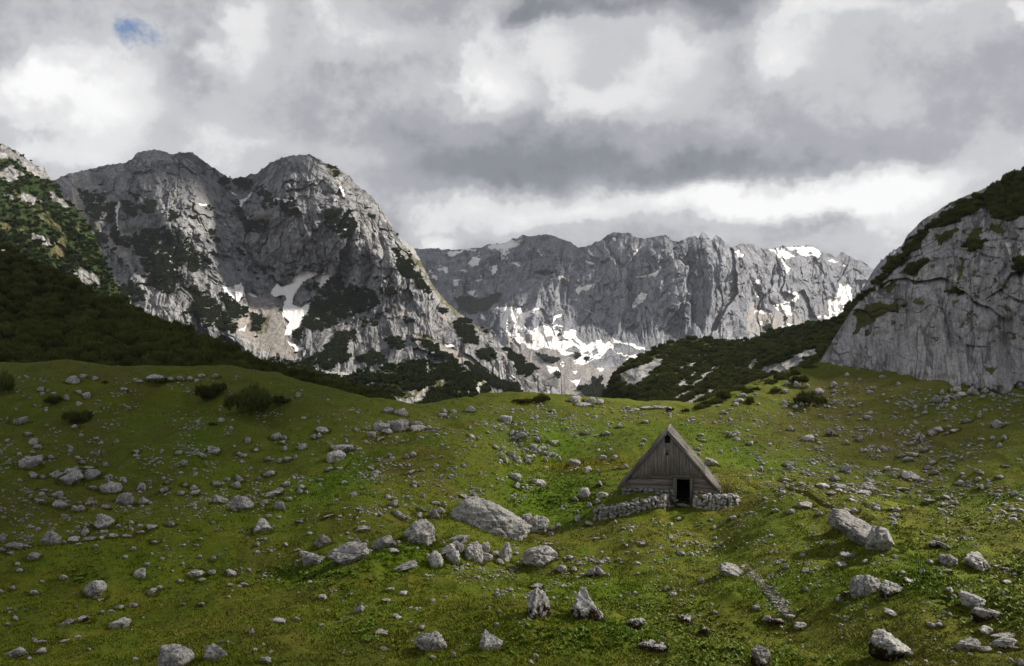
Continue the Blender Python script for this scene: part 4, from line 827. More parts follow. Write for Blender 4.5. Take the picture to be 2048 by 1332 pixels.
# ---- dark pine hill at the west, behind the meadow crest
TOPH = [(-700,320),(-300,420),(-100,472),(0,500),(60,520),(110,548),(170,580),(230,610),(300,638),(360,666),(420,694),(480,720),(560,746),(620,768),(680,785),(730,800),(775,818),(800,840)]
M_SOIL = Mat('pine-needle floor'); _c = M_SOIL.coord('Object'); M_SOIL = M_SOIL.out(M_SOIL.mix(M_SOIL.noise(_c, .8, 5, .7), (.012, .016, .006), (.032, .032, .012)))
RH = relief('hill', M_SOIL, TOPH, [(-700,835),(0,835),(450,835),(560,840),(700,860),(800,870)], [(-700,330,260),(0,508,245),(300,650,200),(560,750,155),(775,818,128),(-700,835,126),(0,835,127),(450,835,129),(700,860,118),(0,770,133),(300,775,135),(450,770,134),(0,650,175),(300,720,150),(-700,600,180)], 220, 120,
    lambda X, Y, Z, PX, PY: fbm(X / 14, Y / 14, Z / 14, 4) * 4, {}, jag=(1., .05), label='dark hillside at the western edge covered by dwarf pine thicket')

# ---- knoll of pines and pale ribs right of centre
TOPF = [(1190,850),(1203,805),(1213,778),(1222,760),(1240,738),(1262,722),(1282,710),(1310,696),(1340,685),(1370,680),(1396,676),(1430,680),(1460,679),(1490,682),(1515,675),(1541,662),(1575,654),(1613,646),(1640,643),(1663,640),(1685,624),(1700,610),(1715,600),(1730,590),(1760,570),(1900,540)]
ROCKF = zp(*A3, "670,960 740,930 880,880 940,840 930,880 850,960 800,1000 760,1050 700,1040 665,1000;990,950 1040,910 1095,895 1060,930 1000,960;980,1030 1050,970 1090,955 1020,1050;1195,925 1100,985 1060,1045 1090,1045 1140,1000;950,1100 1040,1060 1100,1050 990,1110;1020,1190 1030,1120 1100,1080 1180,1050 1190,1070 1110,1110 1070,1190;1365,930 1400,890 1440,880 1430,920 1380,950;1440,940 1560,900 1640,860 1740,820 1800,840 1700,890 1600,965 1500,975;590,1060 610,1040 600,1100;700,1130 760,1120 740,1150")
M_KNOLL = rock_face_material('ribbed grey limestone', (.26, .26, .26), (.40, .395, .39), (.12, .12, .12), pine=(.020, .030, .008), grass=(.09, .085, .03), scale=3.0, zst=.8)
_ribs = lambda X, Y, Z, PX, PY: -(ridged(X / 9 + Z / 10, Y / 40, Z / 30 - X / 30, 4, .55) * 4.5 + fbm(X / 22, Y / 22, Z / 22, 4) * 6 + ridged(X / 2.6 + Z / 3.4, Y / 12, Z / 9 - X / 9, 3, .6) * 1.2)
RF = relief('hill', M_KNOLL, TOPF, [(1190,885),(1900,885)], [(1190,850,235),(1240,738,280),(1340,685,320),(1490,682,310),(1613,646,290),(1700,610,280),(1760,570,275),(1900,540,270),(1190,885,150),(1400,885,150),(1700,885,165),(1900,885,170),(1350,780,235),(1500,780,220),(1620,740,215),(1700,700,225)], 620, 320, _ribs,
    {'snow': lambda PX, PY, *a: PX * 0, 'pine': lambda PX, PY, *a: (1 - polymask(PX, PY, ROCKF, 7, .06, 3.)), 'grass': lambda PX, PY, *a: sstep(.15, .4, fbm(PX * .05, PY * .07, 44., 4)) * .8, 'scree': lambda PX, PY, *a: PX * 0}, jag=(1.5, .05), label='dark pine-covered knoll with slanting pale rock ribs between the cliff and the valley')

# ---- the cliff at the eastern edge
TOPG = [(1612,742),(1640,722),(1655,700),(1668,676),(1685,650),(1700,626),(1716,606),(1730,588),(1745,570),(1757,555),(1768,532),(1782,515),(1800,497),(1815,470),(1830,455),(1845,440),(1870,425),(1900,405),(1940,388),(1980,372),(2010,355),(2048,338),(2200,270),(2500,160),(2800,90)]
BOTG = [(1612,752),(1660,750),(1700,762),(1800,790),(1900,812),(2048,818),(2300,824),(2800,826)]
PINEG = zp(*A4, "560,600 600,540 640,480 700,425 730,400 820,300 930,220 1060,150 1130,110 1281,20 1800,-250 1800,150 1500,190 1281,235 1210,270 1150,250 1125,195 1080,190 960,265 900,290 840,300 815,340 790,390 740,420 690,470 640,515 600,560;1010,380 1080,340 1120,350 1050,400;910,590 960,590 1000,600 940,605;700,660 735,660 720,680;1235,440 1300,430 1350,500 1250,490;730,490 800,450 820,450 760,520;440,600 540,560 560,600 500,650 430,690")
GRASSG = zp(*A4, "480,690 600,640 680,660 560,740 480,800 500,740;860,330 980,290 940,340 880,380;1010,330 1090,280 1080,320 1040,350;590,560 680,560 650,600;700,500 800,440 850,440 760,530;1120,190 1210,180 1200,215 1130,205;960,590 1005,585 1000,615 960,605;1130,270 1200,300 1180,330 1120,310;640,670 700,650 690,690;985,430 1005,440 975,560 965,560;1080,940 1160,950 1130,980;1200,780 1250,790 1240,815;740,540 800,545 780,560")
def noiseg(X, Y, Z, PX, PY):
    u = X + Y * .05
    lean = Z * .10
    Y = Y * .22; w = fbm(X / 11, Y / 11, Z / 18, 3) * .8
    fl = ridged((u + lean) / 3.4 + w * .5, 3.3, Z / 26 + w, 4, .58)          # water-worn flutes
    fine = ridged((u + lean) / .95 + w * 1.2, 1.3, Z / 7 + w, 3, .6)
    blocks = fbm(X / 4.5, Y / 5.5, Z / 6.5, 4, .55)
    up = 1 - sstep(560, 700, PY + (PX - 1800) * -.05)                          # slabs with slanting ledges above
    slab = ridged((X * .62 - Z * .78) / 4.2 + w, 6.1, (X + Z) / 26, 4, .55)
    crack = np.clip(1 - np.abs(perlin((u + lean) / 8.5 + w * .6, 9.1, Z / 50)) * 9, 0, 1) * 1.6
    crack2 = np.clip(1 - np.abs(perlin(X / 26 + 3, 2.2, Z / 6.5 + w * .8)) * 10, 0, 1) * .9
    big = fbm(X / 16 + 5, Y / 16, Z / 16, 3) * 2.6
    knob = -np.exp(-((PX - 1985) / 60) ** 2 - ((PY - 770) / 32) ** 2) * 4.5
    rub = sstep(735, 775, PY) * sstep(1880, 1930, PX) * (ridged(X / 1.7, Y / 1.7, Z / 1.5, 3) - .4) * -1.6
    fx, fz = (u * .92 - Z * .38), (Z * .92 + u * .38)
    fac = facets(fx / 9 + w, fz / 6 + w) * 2.2 + facets(fx / 3.3 + w * 2, fz / 2.6 + 4 + w) * .75 + facets(fx / 1.3 + w * 3, fz / 1.1 + 9) * .26
    return -(fl * 2.3 * (1 - .6 * up) + fine * .7 + blocks * .7 + slab * .8 * up + fac * (.36 + .5 * up)) + crack + crack2 + big + knob + rub
M_CLIFF = rock_face_material('pale fluted limestone', (.34, .335, .33), (.51, .50, .485), (.16, .155, .15), pine=(.016, .024, .006), grass=(.075, .068, .018), scale=8.0, bump=.9, zst=.22, yst=.08)
def m_grassg(PX, PY, X, Y, Z): return np.clip(polymask(PX, PY, GRASSG, 8, .07, 3.) + (fbm(PX * .04 + PY * .03, PY * .05 - PX * .02, 23., 4, .6) > .33) * (PY < 690) * .9, 0, 1)
RG = relief('cliff', M_CLIFF, TOPG, BOTG, [(1612,742,160),(1668,676,170),(1716,606,176),(1768,532,181),(1830,455,180),(1900,405,176),(2048,338,170),(2300,240,165),(2800,90,165),(1660,745,155),(1700,757,149),(1800,783,136),(1900,803,124),(2048,805,119),(2300,812,114),(2800,815,109),
    (1750,700,153),(1850,700,142),(1950,700,134),(2048,700,130),(1800,600,160),(1900,600,148),(2048,600,138),(1850,500,171),(1950,480,160),(2048,450,154),(2300,600,130),(2300,450,143),(2800,500,135)], 760, 620, noiseg,
    {'snow': lambda PX, PY, *a: PX * 0, 'pine': lambda PX, PY, *a: polymask(PX, PY, PINEG, 7, .06, 3.), 'grass': m_grassg, 'scree': lambda PX, PY, *a: PX * 0}, jag=(1.5, .06), crest_damp=.5, label='pale grey fluted limestone cliff at the eastern edge, crowned by dark pines')
# ================================================================ DWARF PINES
def pine_material(name, a, b):
    m = Mat(name); oi = m.nt.nodes.new('ShaderNodeObjectInfo')
    base = m.mix(m.attr('tint'), a, b)
    hs = m.nt.nodes.new('ShaderNodeHueSaturation'); m.set(hs.inputs['Value'], m.math('ADD', m.math('MULTIPLY', oi.outputs['Random'], .7), .62)); m.set(hs.inputs['Hue'], m.math('ADD', m.math('MULTIPLY', oi.outputs['Random'], .03), .485)); m.set(hs.inputs['Color'], base)
    m.b.inputs['Roughness'].default_value = .8
    return m.out(hs.outputs[0])
M_PINE = pine_material('dwarf pine needles', (.016, .026, .006), (.13, .14, .032))
M_BARK = Mat('pine bark'); M_BARK = M_BARK.out((.07, .05, .035))

def pine_crown(seed, shoots, needles, shoot_len=.32, low=False, flat=1.0):
    """upright candle-like shoots over a lumpy cushion; unit: about 2 m across, 1.2 m high"""
    r = np.random.default_rng(seed); lobes = r.uniform(-.62, .62, (7, 2)); lh = r.uniform(.55, 1.05, 7) * flat; lr = r.uniform(.32, .55, 7)
    V = []; tint = []; n = 0
    while n < shoots:
        k = r.integers(7); a = r.uniform(0, 2 * math.pi); ph = math.acos(r.uniform(0, 1)) ; s = r.uniform(.55, 1.0) ** .5
        d = np.array([math.cos(a) * math.sin(ph), math.sin(a) * math.sin(ph), math.cos(ph)])
        c = np.array([lobes[k, 0] + d[0] * lr[k] * s, lobes[k, 1] + d[1] * lr[k] * s, .08 + lh[k] * (.35 + .65 * d[2] * s) * r.uniform(.75, 1)])
        ax = d * .55 + np.array([0, 0, 1.0]); ax /= np.linalg.norm(ax); L = shoot_len * r.uniform(.7, 1.3)
        t = np.clip(r.normal(.35 + .45 * (c[2] / 1.1), .22), 0, 1)
        for q in range(needles):
            b = r.normal(size=3); b -= ax * (b @ ax); b /= np.linalg.norm(b); sp = r.uniform(.15, .75)
            dr = ax * (1 - .35 * sp) + b * sp; dr /= np.linalg.norm(dr); side = np.cross(dr, r.normal(size=3)); side /= np.linalg.norm(side)
            o = c + ax * L * r.uniform(-.5, .25); ln = L * r.uniform(.55, 1.0); wd = ln * (.10 if not low else .26)
            V += [o - side * wd, o + side * wd, o + dr * ln]; tint += [t * .6, t * .6, min(1, t + .25)]
        n += 1
    V = np.array(V); return V, np.arange(len(V)).reshape(-1, 3), np.array(tint)

def branches(seed, n=9):
    r = np.random.default_rng(seed); V = []; Fc = []
    for i in range(n):
        a = r.uniform(0, 6.28); p = np.array([0, 0, -.15]); d = np.array([math.cos(a), math.sin(a), .35]); rad = .045; b0 = len(V)
        for s in range(5):
            u = np.cross(d, (0, 0, 1)); u /= np.linalg.norm(u); w = np.cross(d, u); w /= np.linalg.norm(w)
            for q in range(5): V.append(p + (u * math.cos(q * 1.2566) + w * math.sin(q * 1.2566)) * rad)
            p = p + d * .17; d = d + np.array([0, 0, .28]); d /= np.linalg.norm(d); rad *= .75
        for s in range(4):
            for q in range(5):
                Fc.append([b0 + s * 5 + q, b0 + s * 5 + (q + 1) % 5, b0 + (s + 1) * 5 + (q + 1) % 5, b0 + (s + 1) * 5 + q])
    return np.array(V), np.array(Fc)
CROWN = []
for k in range(4):
    V, Fc, t = pine_crown(40 + k, 420, 9, .30); CROWN.append(make_mesh('crown', V, Fc, M_PINE, {'tint': t}, smooth=False))
V, Fc = branches(5); TRUNK = make_mesh('branches', V, Fc, M_BARK)

def bush(px, py, wpx, hpx, k, label, group=None, cat='dwarf pine'):
    """a shrub whose foot is at photo pixel (px, py)"""
    p = ground_hit(px, py)[0]; d = p[1]
    e = bpy.data.objects.new('pine_shrub', None); COL.objects.link(e); e.location = p; e['label'] = label; e['category'] = cat
    if group: e['group'] = group
    W = wpx / F * d / 1.85; H = hpx / F * d / 1.15; e.rotation_euler = (0, 0, k * 1.3)
    e.scale = (W, W * .85, max(H, W * .16)); e.location.z -= .12 + 0
    link('crown', CROWN[k % 4], e); link('trunk', TRUNK, e)
    return e
bush(500, 826, 92, 66, 0, 'largest dark pine shrub, standing alone on the western meadow crest', 'pine shrubs on the meadow')
bush(418, 800, 50, 34, 1, 'low dark pine shrub just west of the largest one on the crest', 'pine shrubs on the meadow')
bush(440, 787, 36, 24, 2, 'small pine clump rising behind the low dark shrub on the western crest', 'pine shrubs on the meadow')
bush(561, 810, 36, 22, 3, 'small round pine shrub just east of the largest one on the crest', 'pine shrubs on the meadow')
bush(160, 846, 60, 28, 1, 'wide low pine shrub alone on the western slope below the rock-side clump', 'pine shrubs on the meadow')
bush(110, 806, 40, 18, 2, 'little pine clump growing against pale rocks on the upper western slope', 'pine shrubs on the meadow')
bush(5, 790, 44, 56, 0, 'tall dark pine bush cut by the western edge of the view', 'pine shrubs on the meadow')
bush(425, 851, 16, 9, 3, 'tiny pine seedling tuft below the largest shrub on the crest', 'pine shrubs on the meadow')
bush(1082, 804, 34, 20, 0, 'round pine bush on the central skyline beside a flat green mat', 'pine shrubs on the meadow')
bush(1050, 805, 54, 9, 1, 'flat green pine mat on the central skyline', 'pine shrubs on the meadow')
bush(1598, 768, 38, 20, 2, 'dark low pine bush near the upper end of the eastern meadow edge', 'pine shrubs on the meadow')
bush(1622, 812, 62, 34, 3, 'biggest dark pine bush on the eastern slope, surrounded by pale rocks', 'pine shrubs on the meadow')
bush(1549, 785, 22, 13, 0, 'small dark pine bush halfway up the eastern meadow edge', 'pine shrubs on the meadow')
bush(1502, 810, 24, 18, 1, 'round dark pine bush among outcrops low on the eastern meadow edge', 'pine shrubs on the meadow')
bush(1100, 826, 9, 7, 2, 'very small dark bush on the far central slope', 'pine shrubs on the meadow')
bush(330, 766, 60, 12, 3, 'flat dark pine mat along the foot of the western thicket', 'pine shrubs on the meadow')
bush(210, 766, 12, 8, 0, 'tiny pine tuft between rocks under the western thicket', 'pine shrubs on the meadow')
bush(1450, 800, 40, 22, 1, 'pine bush at the lower tip of the bushes along the eastern meadow edge', 'pine shrubs on the meadow')

def scatter(name, pts, scale, protos, label, seed=0, cat='pine thicket'):
    """shrubs nobody could count: points carrying copies of a shrub crown"""
    r = np.random.default_rng(seed); n = len(pts)
    parts = np.array_split(r.permutation(n), len(protos))
    coll_objs = []
    me = make_mesh(name, pts, np.zeros((0, 3), int)) if False else bpy.data.meshes.new(name)
    order = np.concatenate(parts); P = np.asarray(pts, np.float32)[order]; S = np.asarray(scale, np.float32)[order]
    idx = np.concatenate([np.full(len(p), i) for i, p in enumerate(parts)])
    me.vertices.add(n); me.vertices.foreach_set('co', P.ravel())
    a = me.attributes.new('siz', 'FLOAT', 'POINT'); a.data.foreach_set('value', S)
    a = me.attributes.new('yaw', 'FLOAT', 'POINT'); a.data.foreach_set('value', r.uniform(0, 6.28, n).astype(np.float32))
    a = me.attributes.new('tall', 'FLOAT', 'POINT'); a.data.foreach_set('value', r.uniform(.75, 1.5, n).astype(np.float32))
    a = me.attributes.new('which', 'INT', 'POINT'); a.data.foreach_set('value', idx.astype(np.int32))
    o = link(name, me, kind='stuff', label=label, category=cat)
    g = bpy.data.node_groups.new(name, 'GeometryNodeTree'); g.interface.new_socket('Geometry', in_out='INPUT', socket_type='NodeSocketGeometry'); g.interface.new_socket('Geometry', in_out='OUTPUT', socket_type='NodeSocketGeometry')
    N = g.nodes; L = g.links; gi = N.new('NodeGroupInput'); go = N.new('NodeGroupOutput'); J = N.new('GeometryNodeJoinGeometry')
    def at(nm, ty='FLOAT'):
        x = N.new('GeometryNodeInputNamedAttribute'); x.data_type = ty; x.inputs['Name'].default_value = nm; return x.outputs['Attribute']
    rot = N.new('ShaderNodeCombineXYZ'); L.new(at('yaw'), rot.inputs[2])
    sc = N.new('ShaderNodeCombineXYZ'); s = at('siz'); L.new(s, sc.inputs[0]); L.new(s, sc.inputs[1]); mu = N.new('ShaderNodeMath'); mu.operation = 'MULTIPLY'; L.new(s, mu.inputs[0]); L.new(at('tall'), mu.inputs[1]); L.new(mu.outputs[0], sc.inputs[2])
    for i, pr in enumerate(protos):
        ob = N.new('GeometryNodeObjectInfo'); ob.inputs['Object'].default_value = pr
        ip = N.new('GeometryNodeInstanceOnPoints'); L.new(gi.outputs[0], ip.inputs['Points']); L.new(ob.outputs['Geometry'], ip.inputs['Instance'])
        cmp_ = N.new('FunctionNodeCompare'); cmp_.data_type = 'INT'; cmp_.operation = 'EQUAL'; L.new(at('which', 'INT'), cmp_.inputs[2]); cmp_.inputs[3].default_value = i
        L.new(cmp_.outputs[0], ip.inputs['Selection']); L.new(rot.outputs[0], ip.inputs['Rotation']); L.new(sc.outputs[0], ip.inputs['Scale']); L.new(ip.outputs[0], J.inputs[0])
    L.new(J.outputs[0], go.inputs[0]); md = o.modifiers.new('shrubs', 'NODES'); md.node_group = g
    return o

# the copied crowns are those of real shrubs of the scene
_protos = [o for o in COL.objects if o.name.startswith('crown')][:4]
def low_proto(k, px, py, label, shoots=70, needles=5, sl=.42, mat=None):
    V, Fc, t = pine_crown(80 + k, shoots, needles, sl, low=True)
    me = make_mesh('crown', V, Fc, mat or M_PINE, {'tint': t}, smooth=False)
    p = ground_hit(px, py)[0]; e = bpy.data.objects.new('pine_shrub', None); COL.objects.link(e); e.location = p; e['label'] = label; e['category'] = 'dwarf pine'; e['group'] = 'pine shrubs on the meadow'
    s = 10 / F * p[1]; e.scale = (s, s, s * .8)
    return link('crown', me, e)
M_PINE2 = pine_material('distant dwarf pine', (.016, .026, .009), (.048, .060, .020))
_low = [low_proto(0, 1370, 826, 'tiny dark pine tuft in the saddle of the skyline behind the hut', mat=M_PINE2), low_proto(1, 1338, 824, 'tiny dark pine tuft on the saddle stones above the hut roof', mat=M_PINE2)]

def pick(R, weight, n, seed, jit=1.0):
    r = np.random.default_rng(seed); w = weight.ravel().astype(float); w /= w.sum(); k = r.choice(w.size, n, p=w); P = R['P'].reshape(-1, 3)[k]
    P = P + r.normal(size=P.shape) * np.array([1, 1, .1]) * jit; return P, r, k
# western thicket
w = np.ones(RH['PX'].shape) * ((RH['PX'] > -260)); P, r, k = pick(RH, w, 4200, 1, .9); P[:, 2] -= .3
_px = CX + F * P[:, 0] / P[:, 1]; P = P[(P[:, 2] > ground_z(P[:, 0], P[:, 1]) - .6) & (P[:, 1] > np.interp(_px, _sx, _sY) + 2.5)]
scatter('pine_thicket', P, r.uniform(.9, 1.9, len(P)), _protos, 'dense dark dwarf-pine thicket covering the western hillside')
# knoll
w = RF['at']['pine'] > .5; w = w & (RF['PX'] < 1790); P, r, k = pick(RF, w, 6500, 2, .35); P[:, 2] -= .3
scatter('pine_scrub', P, r.uniform(.5, 1.25, len(P)), _protos, 'dark dwarf-pine scrub over the knoll between cliff and valley', 1)
# cliff top
w = (RG['at']['pine'] > .5) & (RG['PX'] < 2320); P, r, k = pick(RG, w, 1500, 3, .3); P[:, 2] -= .35
scatter('pine_scrub', P, r.uniform(.4, 1.15, len(P)), _protos, 'dark dwarf pines along the top and ledges of the eastern cliff', 2)
# great mountain, shoulder, spur, far wall: smaller plants of the same sort
for R, n, lo, hi, lab, sd in ((R1, 30000, .55, 1.7, 'dark dwarf-pine patches on the great mountain', 4), (RL, 13000, .7, 1.7, 'dwarf-pine cover of the western mountain shoulder', 5), (RS, 7000, .6, 1.5, 'dwarf-pine cover of the low spur', 6), (R2, 1800, 2.0, 4.5, 'dwarf-pine patches at the foot of the far wall', 7)):
    w = (R['at']['pine'] > .5) & (R['at']['snow'] < .5); P, r, k = pick(R, w, n, sd, .5); scatter('pine_scrub', P, r.uniform(lo, hi, n), _low, lab, sd)
# scrub along the eastern meadow edge, in front of the knoll
r = np.random.default_rng(8); t = r.uniform(0, 1, 230); ex = np.interp(t, [0, .25, .5, .75, 1], [1395, 1450, 1510, 1570, 1640]); ey = np.interp(ex, [s[0] for s in SKYL], [s[1] for s in SKYL])
H = ground_hit(ex, ey + 3); dd = r.uniform(2, 16, len(t)); P = np.stack([H[:, 0] * (1 + dd / H[:, 1]), H[:, 1] + dd, H[:, 2]], 1); P[:, 2] = np.minimum(P[:, 2], ground_z(P[:, 0], P[:, 1]) + .3) - .1
scatter('pine_scrub', P, r.uniform(.6, 1.2, len(P)), _protos, 'olive dwarf-pine fringe just beyond the eastern meadow crest', 9)
# ================================================================ THE HUT
HP = np.array([TX, TY, TZ + .02]); HUTROT = math.radians(-12)
_hc, _hs = math.cos(HUTROT), math.sin(HUTROT)
def hut_world(x, y, z=0.):
    x = np.asarray(x, float); y = np.asarray(y, float)
    return np.stack([HP[0] + x * _hc - y * _hs, HP[1] + x * _hs + y * _hc, HP[2] + np.asarray(z) + 0 * x], -1)

def wood(name, sc, tone=1.0, warm=0.):
    m = Mat(name); c = m.coord('Object', sc); g = m.attr('board')
    cc = m.nt.nodes.new('ShaderNodeVectorMath'); cc.operation = 'ADD'; m.set(cc.inputs[0], c); cmb = m.nt.nodes.new('ShaderNodeCombineXYZ'); m.set(cmb.inputs[0], m.math('MULTIPLY', g, 7.)); m.set(cmb.inputs[1], m.math('MULTIPLY', g, 3.)); m.set(cmb.inputs[2], m.math('MULTIPLY', g, 5.)); m.set(cc.inputs[1], cmb); c = cc.outputs[0]
    n1 = m.noise(c, 1.6, 7, .7); n2 = m.noise(c, 6., 5, .7); o = m.coord('Object'); n3 = m.noise(o, 1.1, 5, .6)
    a = tuple(tone * v for v in (.072 + warm, .068, .062)); b = tuple(tone * v for v in (.235 + warm, .222, .205))
    base = m.mix(m.ramp(n1, [(.34, 0.), (.66, 1.)]), a, b)
    base = m.mix(m.ramp(n2, [(.56, 0.), (.66, .8)]), base, tuple(tone * v for v in (.045, .04, .034)))
    base = m.mix(m.math('MULTIPLY', g, .45), base, tuple(tone * v for v in (.10, .092, .080)))
    base = m.mix(m.ramp(n3, [(.50, 0.), (.66, .5)]), base, tuple(tone * v for v in (.11, .10, .05)))
    base = m.mix(m.ramp(m.noise(o, 34., 3, .6), [(.64, 0.), (.72, .75)]), base, tuple(min(.6, tone * v) for v in (.42, .40, .36)))
    h = m.math('ADD', m.math('MULTIPLY', n1, .6), m.math('MULTIPLY', n2, .4)); m.bump(h, .8, .03); return m.out(base)
M_BOARDV = wood('weathered upright boards', (9, 9, .7), 1.3, .006); M_LOG = wood('weathered logs', (.6, 9, 9), 1.25, .012); M_SHING = wood('silvered roof boards', (1.2, 9, 1.2), 1.45, .0)
M_POST = wood('weathered posts', (9, 9, .7), .95)
M_DARK = Mat('painted indoor shade'); M_DARK = M_DARK.out((.012, .010, .009))  # near-black colour standing in for the shade indoors

class Boxes:
    """planks: each a slightly crooked box with its own tone"""
    def __init__(s, seed): s.V = []; s.F = []; s.t = []; s.r = np.random.default_rng(seed)
    def quad8(s, c, tone=None):
        b = len(s.V) * 8; s.V.append(np.array(c, float)); s.t.append(s.r.uniform() if tone is None else tone)
        s.F.append(np.array([[0, 3, 2, 1], [4, 5, 6, 7], [0, 1, 5, 4], [1, 2, 6, 5], [2, 3, 7, 6], [3, 0, 4, 7]]) + b)
    def box(s, x0, x1, y0, y1, z0, z1, j=.008):
        c = np.array([[x0, y0, z0], [x1, y0, z0], [x1, y1, z0], [x0, y1, z0], [x0, y0, z1], [x1, y0, z1], [x1, y1, z1], [x0, y1, z1]], float); s.quad8(c + s.r.normal(size=(8, 3)) * j)
    def make(s, name, mat, parent, bev=.0):
        V = np.concatenate(s.V); t = np.repeat(s.t, 8); return link(name, make_mesh(name, V, np.concatenate(s.F), mat, {'board': t}, smooth=False), parent)

def build_hut():
    e = bpy.data.objects.new('wooden_hut', None); COL.objects.link(e); e.location = HP; e.rotation_euler = (0, 0, HUTROT)
    e['label'] = 'weathered grey triangular wooden shepherd hut with dark open doorway on a stone footing'; e['category'] = 'hut'
    AX, AZ = -1.05, 5.0; LX, LZ = -4.45, .98; RX, RZ = 2.48, .93; DEP = 5.2
    zl = lambda x: LZ + (x - LX) * (AZ - LZ) / (AX - LX) if x < AX else AZ + (x - AX) * (RZ - AZ) / (RX - AX)
    # upright gable boards, with the smoke hole left out under the peak
    for side, y in (('gable_front', 0.), ('gable_back', DEP)):
        B = Boxes(3 + int(y)); r = B.r; x = -3.5 if y == 0 else LX + .1
        xe = 1.5 if y == 0 else RX - .1
        while x < xe - .05:
            w = min(r.uniform(.17, .27), xe - x); x1 = x + w - r.uniform(.004, .018); bot = (1.70 if x < -2.3 else 1.92) + r.uniform(-.03, .03) if y == 0 else .3
            ta, tb = zl(x) - .10, zl(x1) - .10; yo = r.uniform(-.014, .014)
            def seg(xa, xb, za, zb, zc, zd):       # bottom a,b ; top c,d
                if zc - za < .03 and zd - zb < .03: return
                y0, y1 = y - .02 + yo, y + .02 + yo
                B.quad8([[xa, y0, za], [xb, y0, zb], [xb, y1, zb], [xa, y1, za], [xa, y0, zc], [xb, y0, zd], [xb, y1, zd], [xa, y1, zc]])
            mid = (x + x1) / 2
            if y == 0 and -1.17 < mid < -.90: seg(x, x1, bot, bot, 4.22, 4.22)
            else: seg(x, x1, bot, bot + r.uniform(-.02, .02), max(bot, ta), max(bot, tb))
            x += w
        if y == 0:
            B.box(AX - .06, AX + .08, -.075, -.022, 3.6, 4.12); B.box(AX - .035, AX + .07, -.06, -.022, 2.0, 3.35)
        B.make(side, M_BOARDV, e)
    vh = Boxes(8); vh.box(AX - .10, AX + .03, -.052, -.024, 3.40, 3.55, 0); vo = vh.make('vent_hole', M_DARK, e)  # hole drawn as a black block, its shade put into the colour
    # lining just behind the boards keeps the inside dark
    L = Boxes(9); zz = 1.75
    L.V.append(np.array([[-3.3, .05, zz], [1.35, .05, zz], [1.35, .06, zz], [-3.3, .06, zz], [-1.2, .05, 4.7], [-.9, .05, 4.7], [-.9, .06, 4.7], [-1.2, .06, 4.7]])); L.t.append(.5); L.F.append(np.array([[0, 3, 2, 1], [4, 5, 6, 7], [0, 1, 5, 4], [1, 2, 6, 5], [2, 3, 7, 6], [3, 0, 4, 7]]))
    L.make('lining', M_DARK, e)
    # lying logs on both sides of the door
    for nm, rows, xin, sgn in (('log_wall', ((.95, 1.30), (1.31, 1.72)), -.70, -1), ('log_wall', ((.90, 1.14), (1.15, 1.46), (1.47, 1.93)), .66, 1)):
        B = Boxes(21 + sgn)
        for z0, z1 in rows:
            zm0, zm1 = z0, z1
            xo = [(LX + .18 + (z - LZ) / (AZ - LZ) * (AX - LX)) if sgn < 0 else (RX - .18 - (z - RZ) / (AZ - RZ) * (RX - AX)) for z in (z0, z1)]
            a0, a1, b0, b1 = (xo[0], xin, xo[1], xin) if sgn < 0 else (xin, xo[0], xin, xo[1]); n = 5
            for k in range(1):
                B.quad8(np.array([[a0, .01, z0], [a1, .01, z0], [a1, .17, z0], [a0, .17, z0], [b0, .03, z1 - .015], [b1, .03, z1 - .015], [b1, .17, z1 - .015], [b0, .17, z1 - .015]]) + B.r.normal(size=(8, 3)) * .008)
        B.make(nm, M_LOG, e)
    B = Boxes(31); B.box(-3.6, 1.62, .02, .16, 1.74, 1.93, .004); B.make('tie_beam', M_LOG, e)
    D = Boxes(41); D.box(-.70, -.43, -.06, .16, -.02, 1.86); D.box(.46, .66, -.06, .16, -.02, 1.86); D.box(-.74, .70, -.045, .15, 1.865, 1.99); D.make('door_frame', M_POST, e)
    # dark inner walls so that no daylight shows through the footing
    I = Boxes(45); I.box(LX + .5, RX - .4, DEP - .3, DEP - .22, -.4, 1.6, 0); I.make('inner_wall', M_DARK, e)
    # roof slopes: two courses of long split boards on a dark underlay
    for nm, (ex, ez), sg in (('roof_slope', (LX, LZ), -1), ('roof_slope', (RX, RZ), 1)):
        B = Boxes(51 + sg); r = B.r; ln = math.hypot(ex - AX, AZ - ez); u = np.array([(ex - AX) / ln, 0, (ez - AZ) / ln]); nrm = np.array([-u[2] * sg * 1.0, 0, u[0] * sg]); nrm = nrm if nrm[2] > 0 else -nrm
        top = np.array([AX, 0, AZ])
        def slab(t0, t1, y0, y1, o0, o1, th):
            a = [top + u * t + np.array([0, y, 0]) + nrm * o for t, y, o in ((t0, y0, o0), (t0, y1, o0), (t1, y1, o1), (t1, y0, o1))]; b = [p + nrm * th for p in a]; B.quad8(a + b)
        slab(.02, ln + .02, -.04, DEP + .04, -.05, -.05, .05)
        for t0, t1, off in ((-.05, ln * .36, .05), (ln * .31, ln * .70, .025), (ln * .65, ln + .12, .0)):
            y = -.05
            while y < DEP + .1:
                w = r.uniform(.11, .2); slab(t0 + r.uniform(-.03, .03), t1 + r.uniform(-.10, .10), y, y + w - .012, off + r.uniform(0, .03), off + r.uniform(0, .05), .022); y += w
        B.make(nm, M_SHING, e)
    R_ = Boxes(61); R_.box(AX - .09, AX + .09, -.06, DEP + .12, AZ + .02, AZ + .10); R_.make('ridge_cap', M_SHING, e)
    S = Boxes(63)
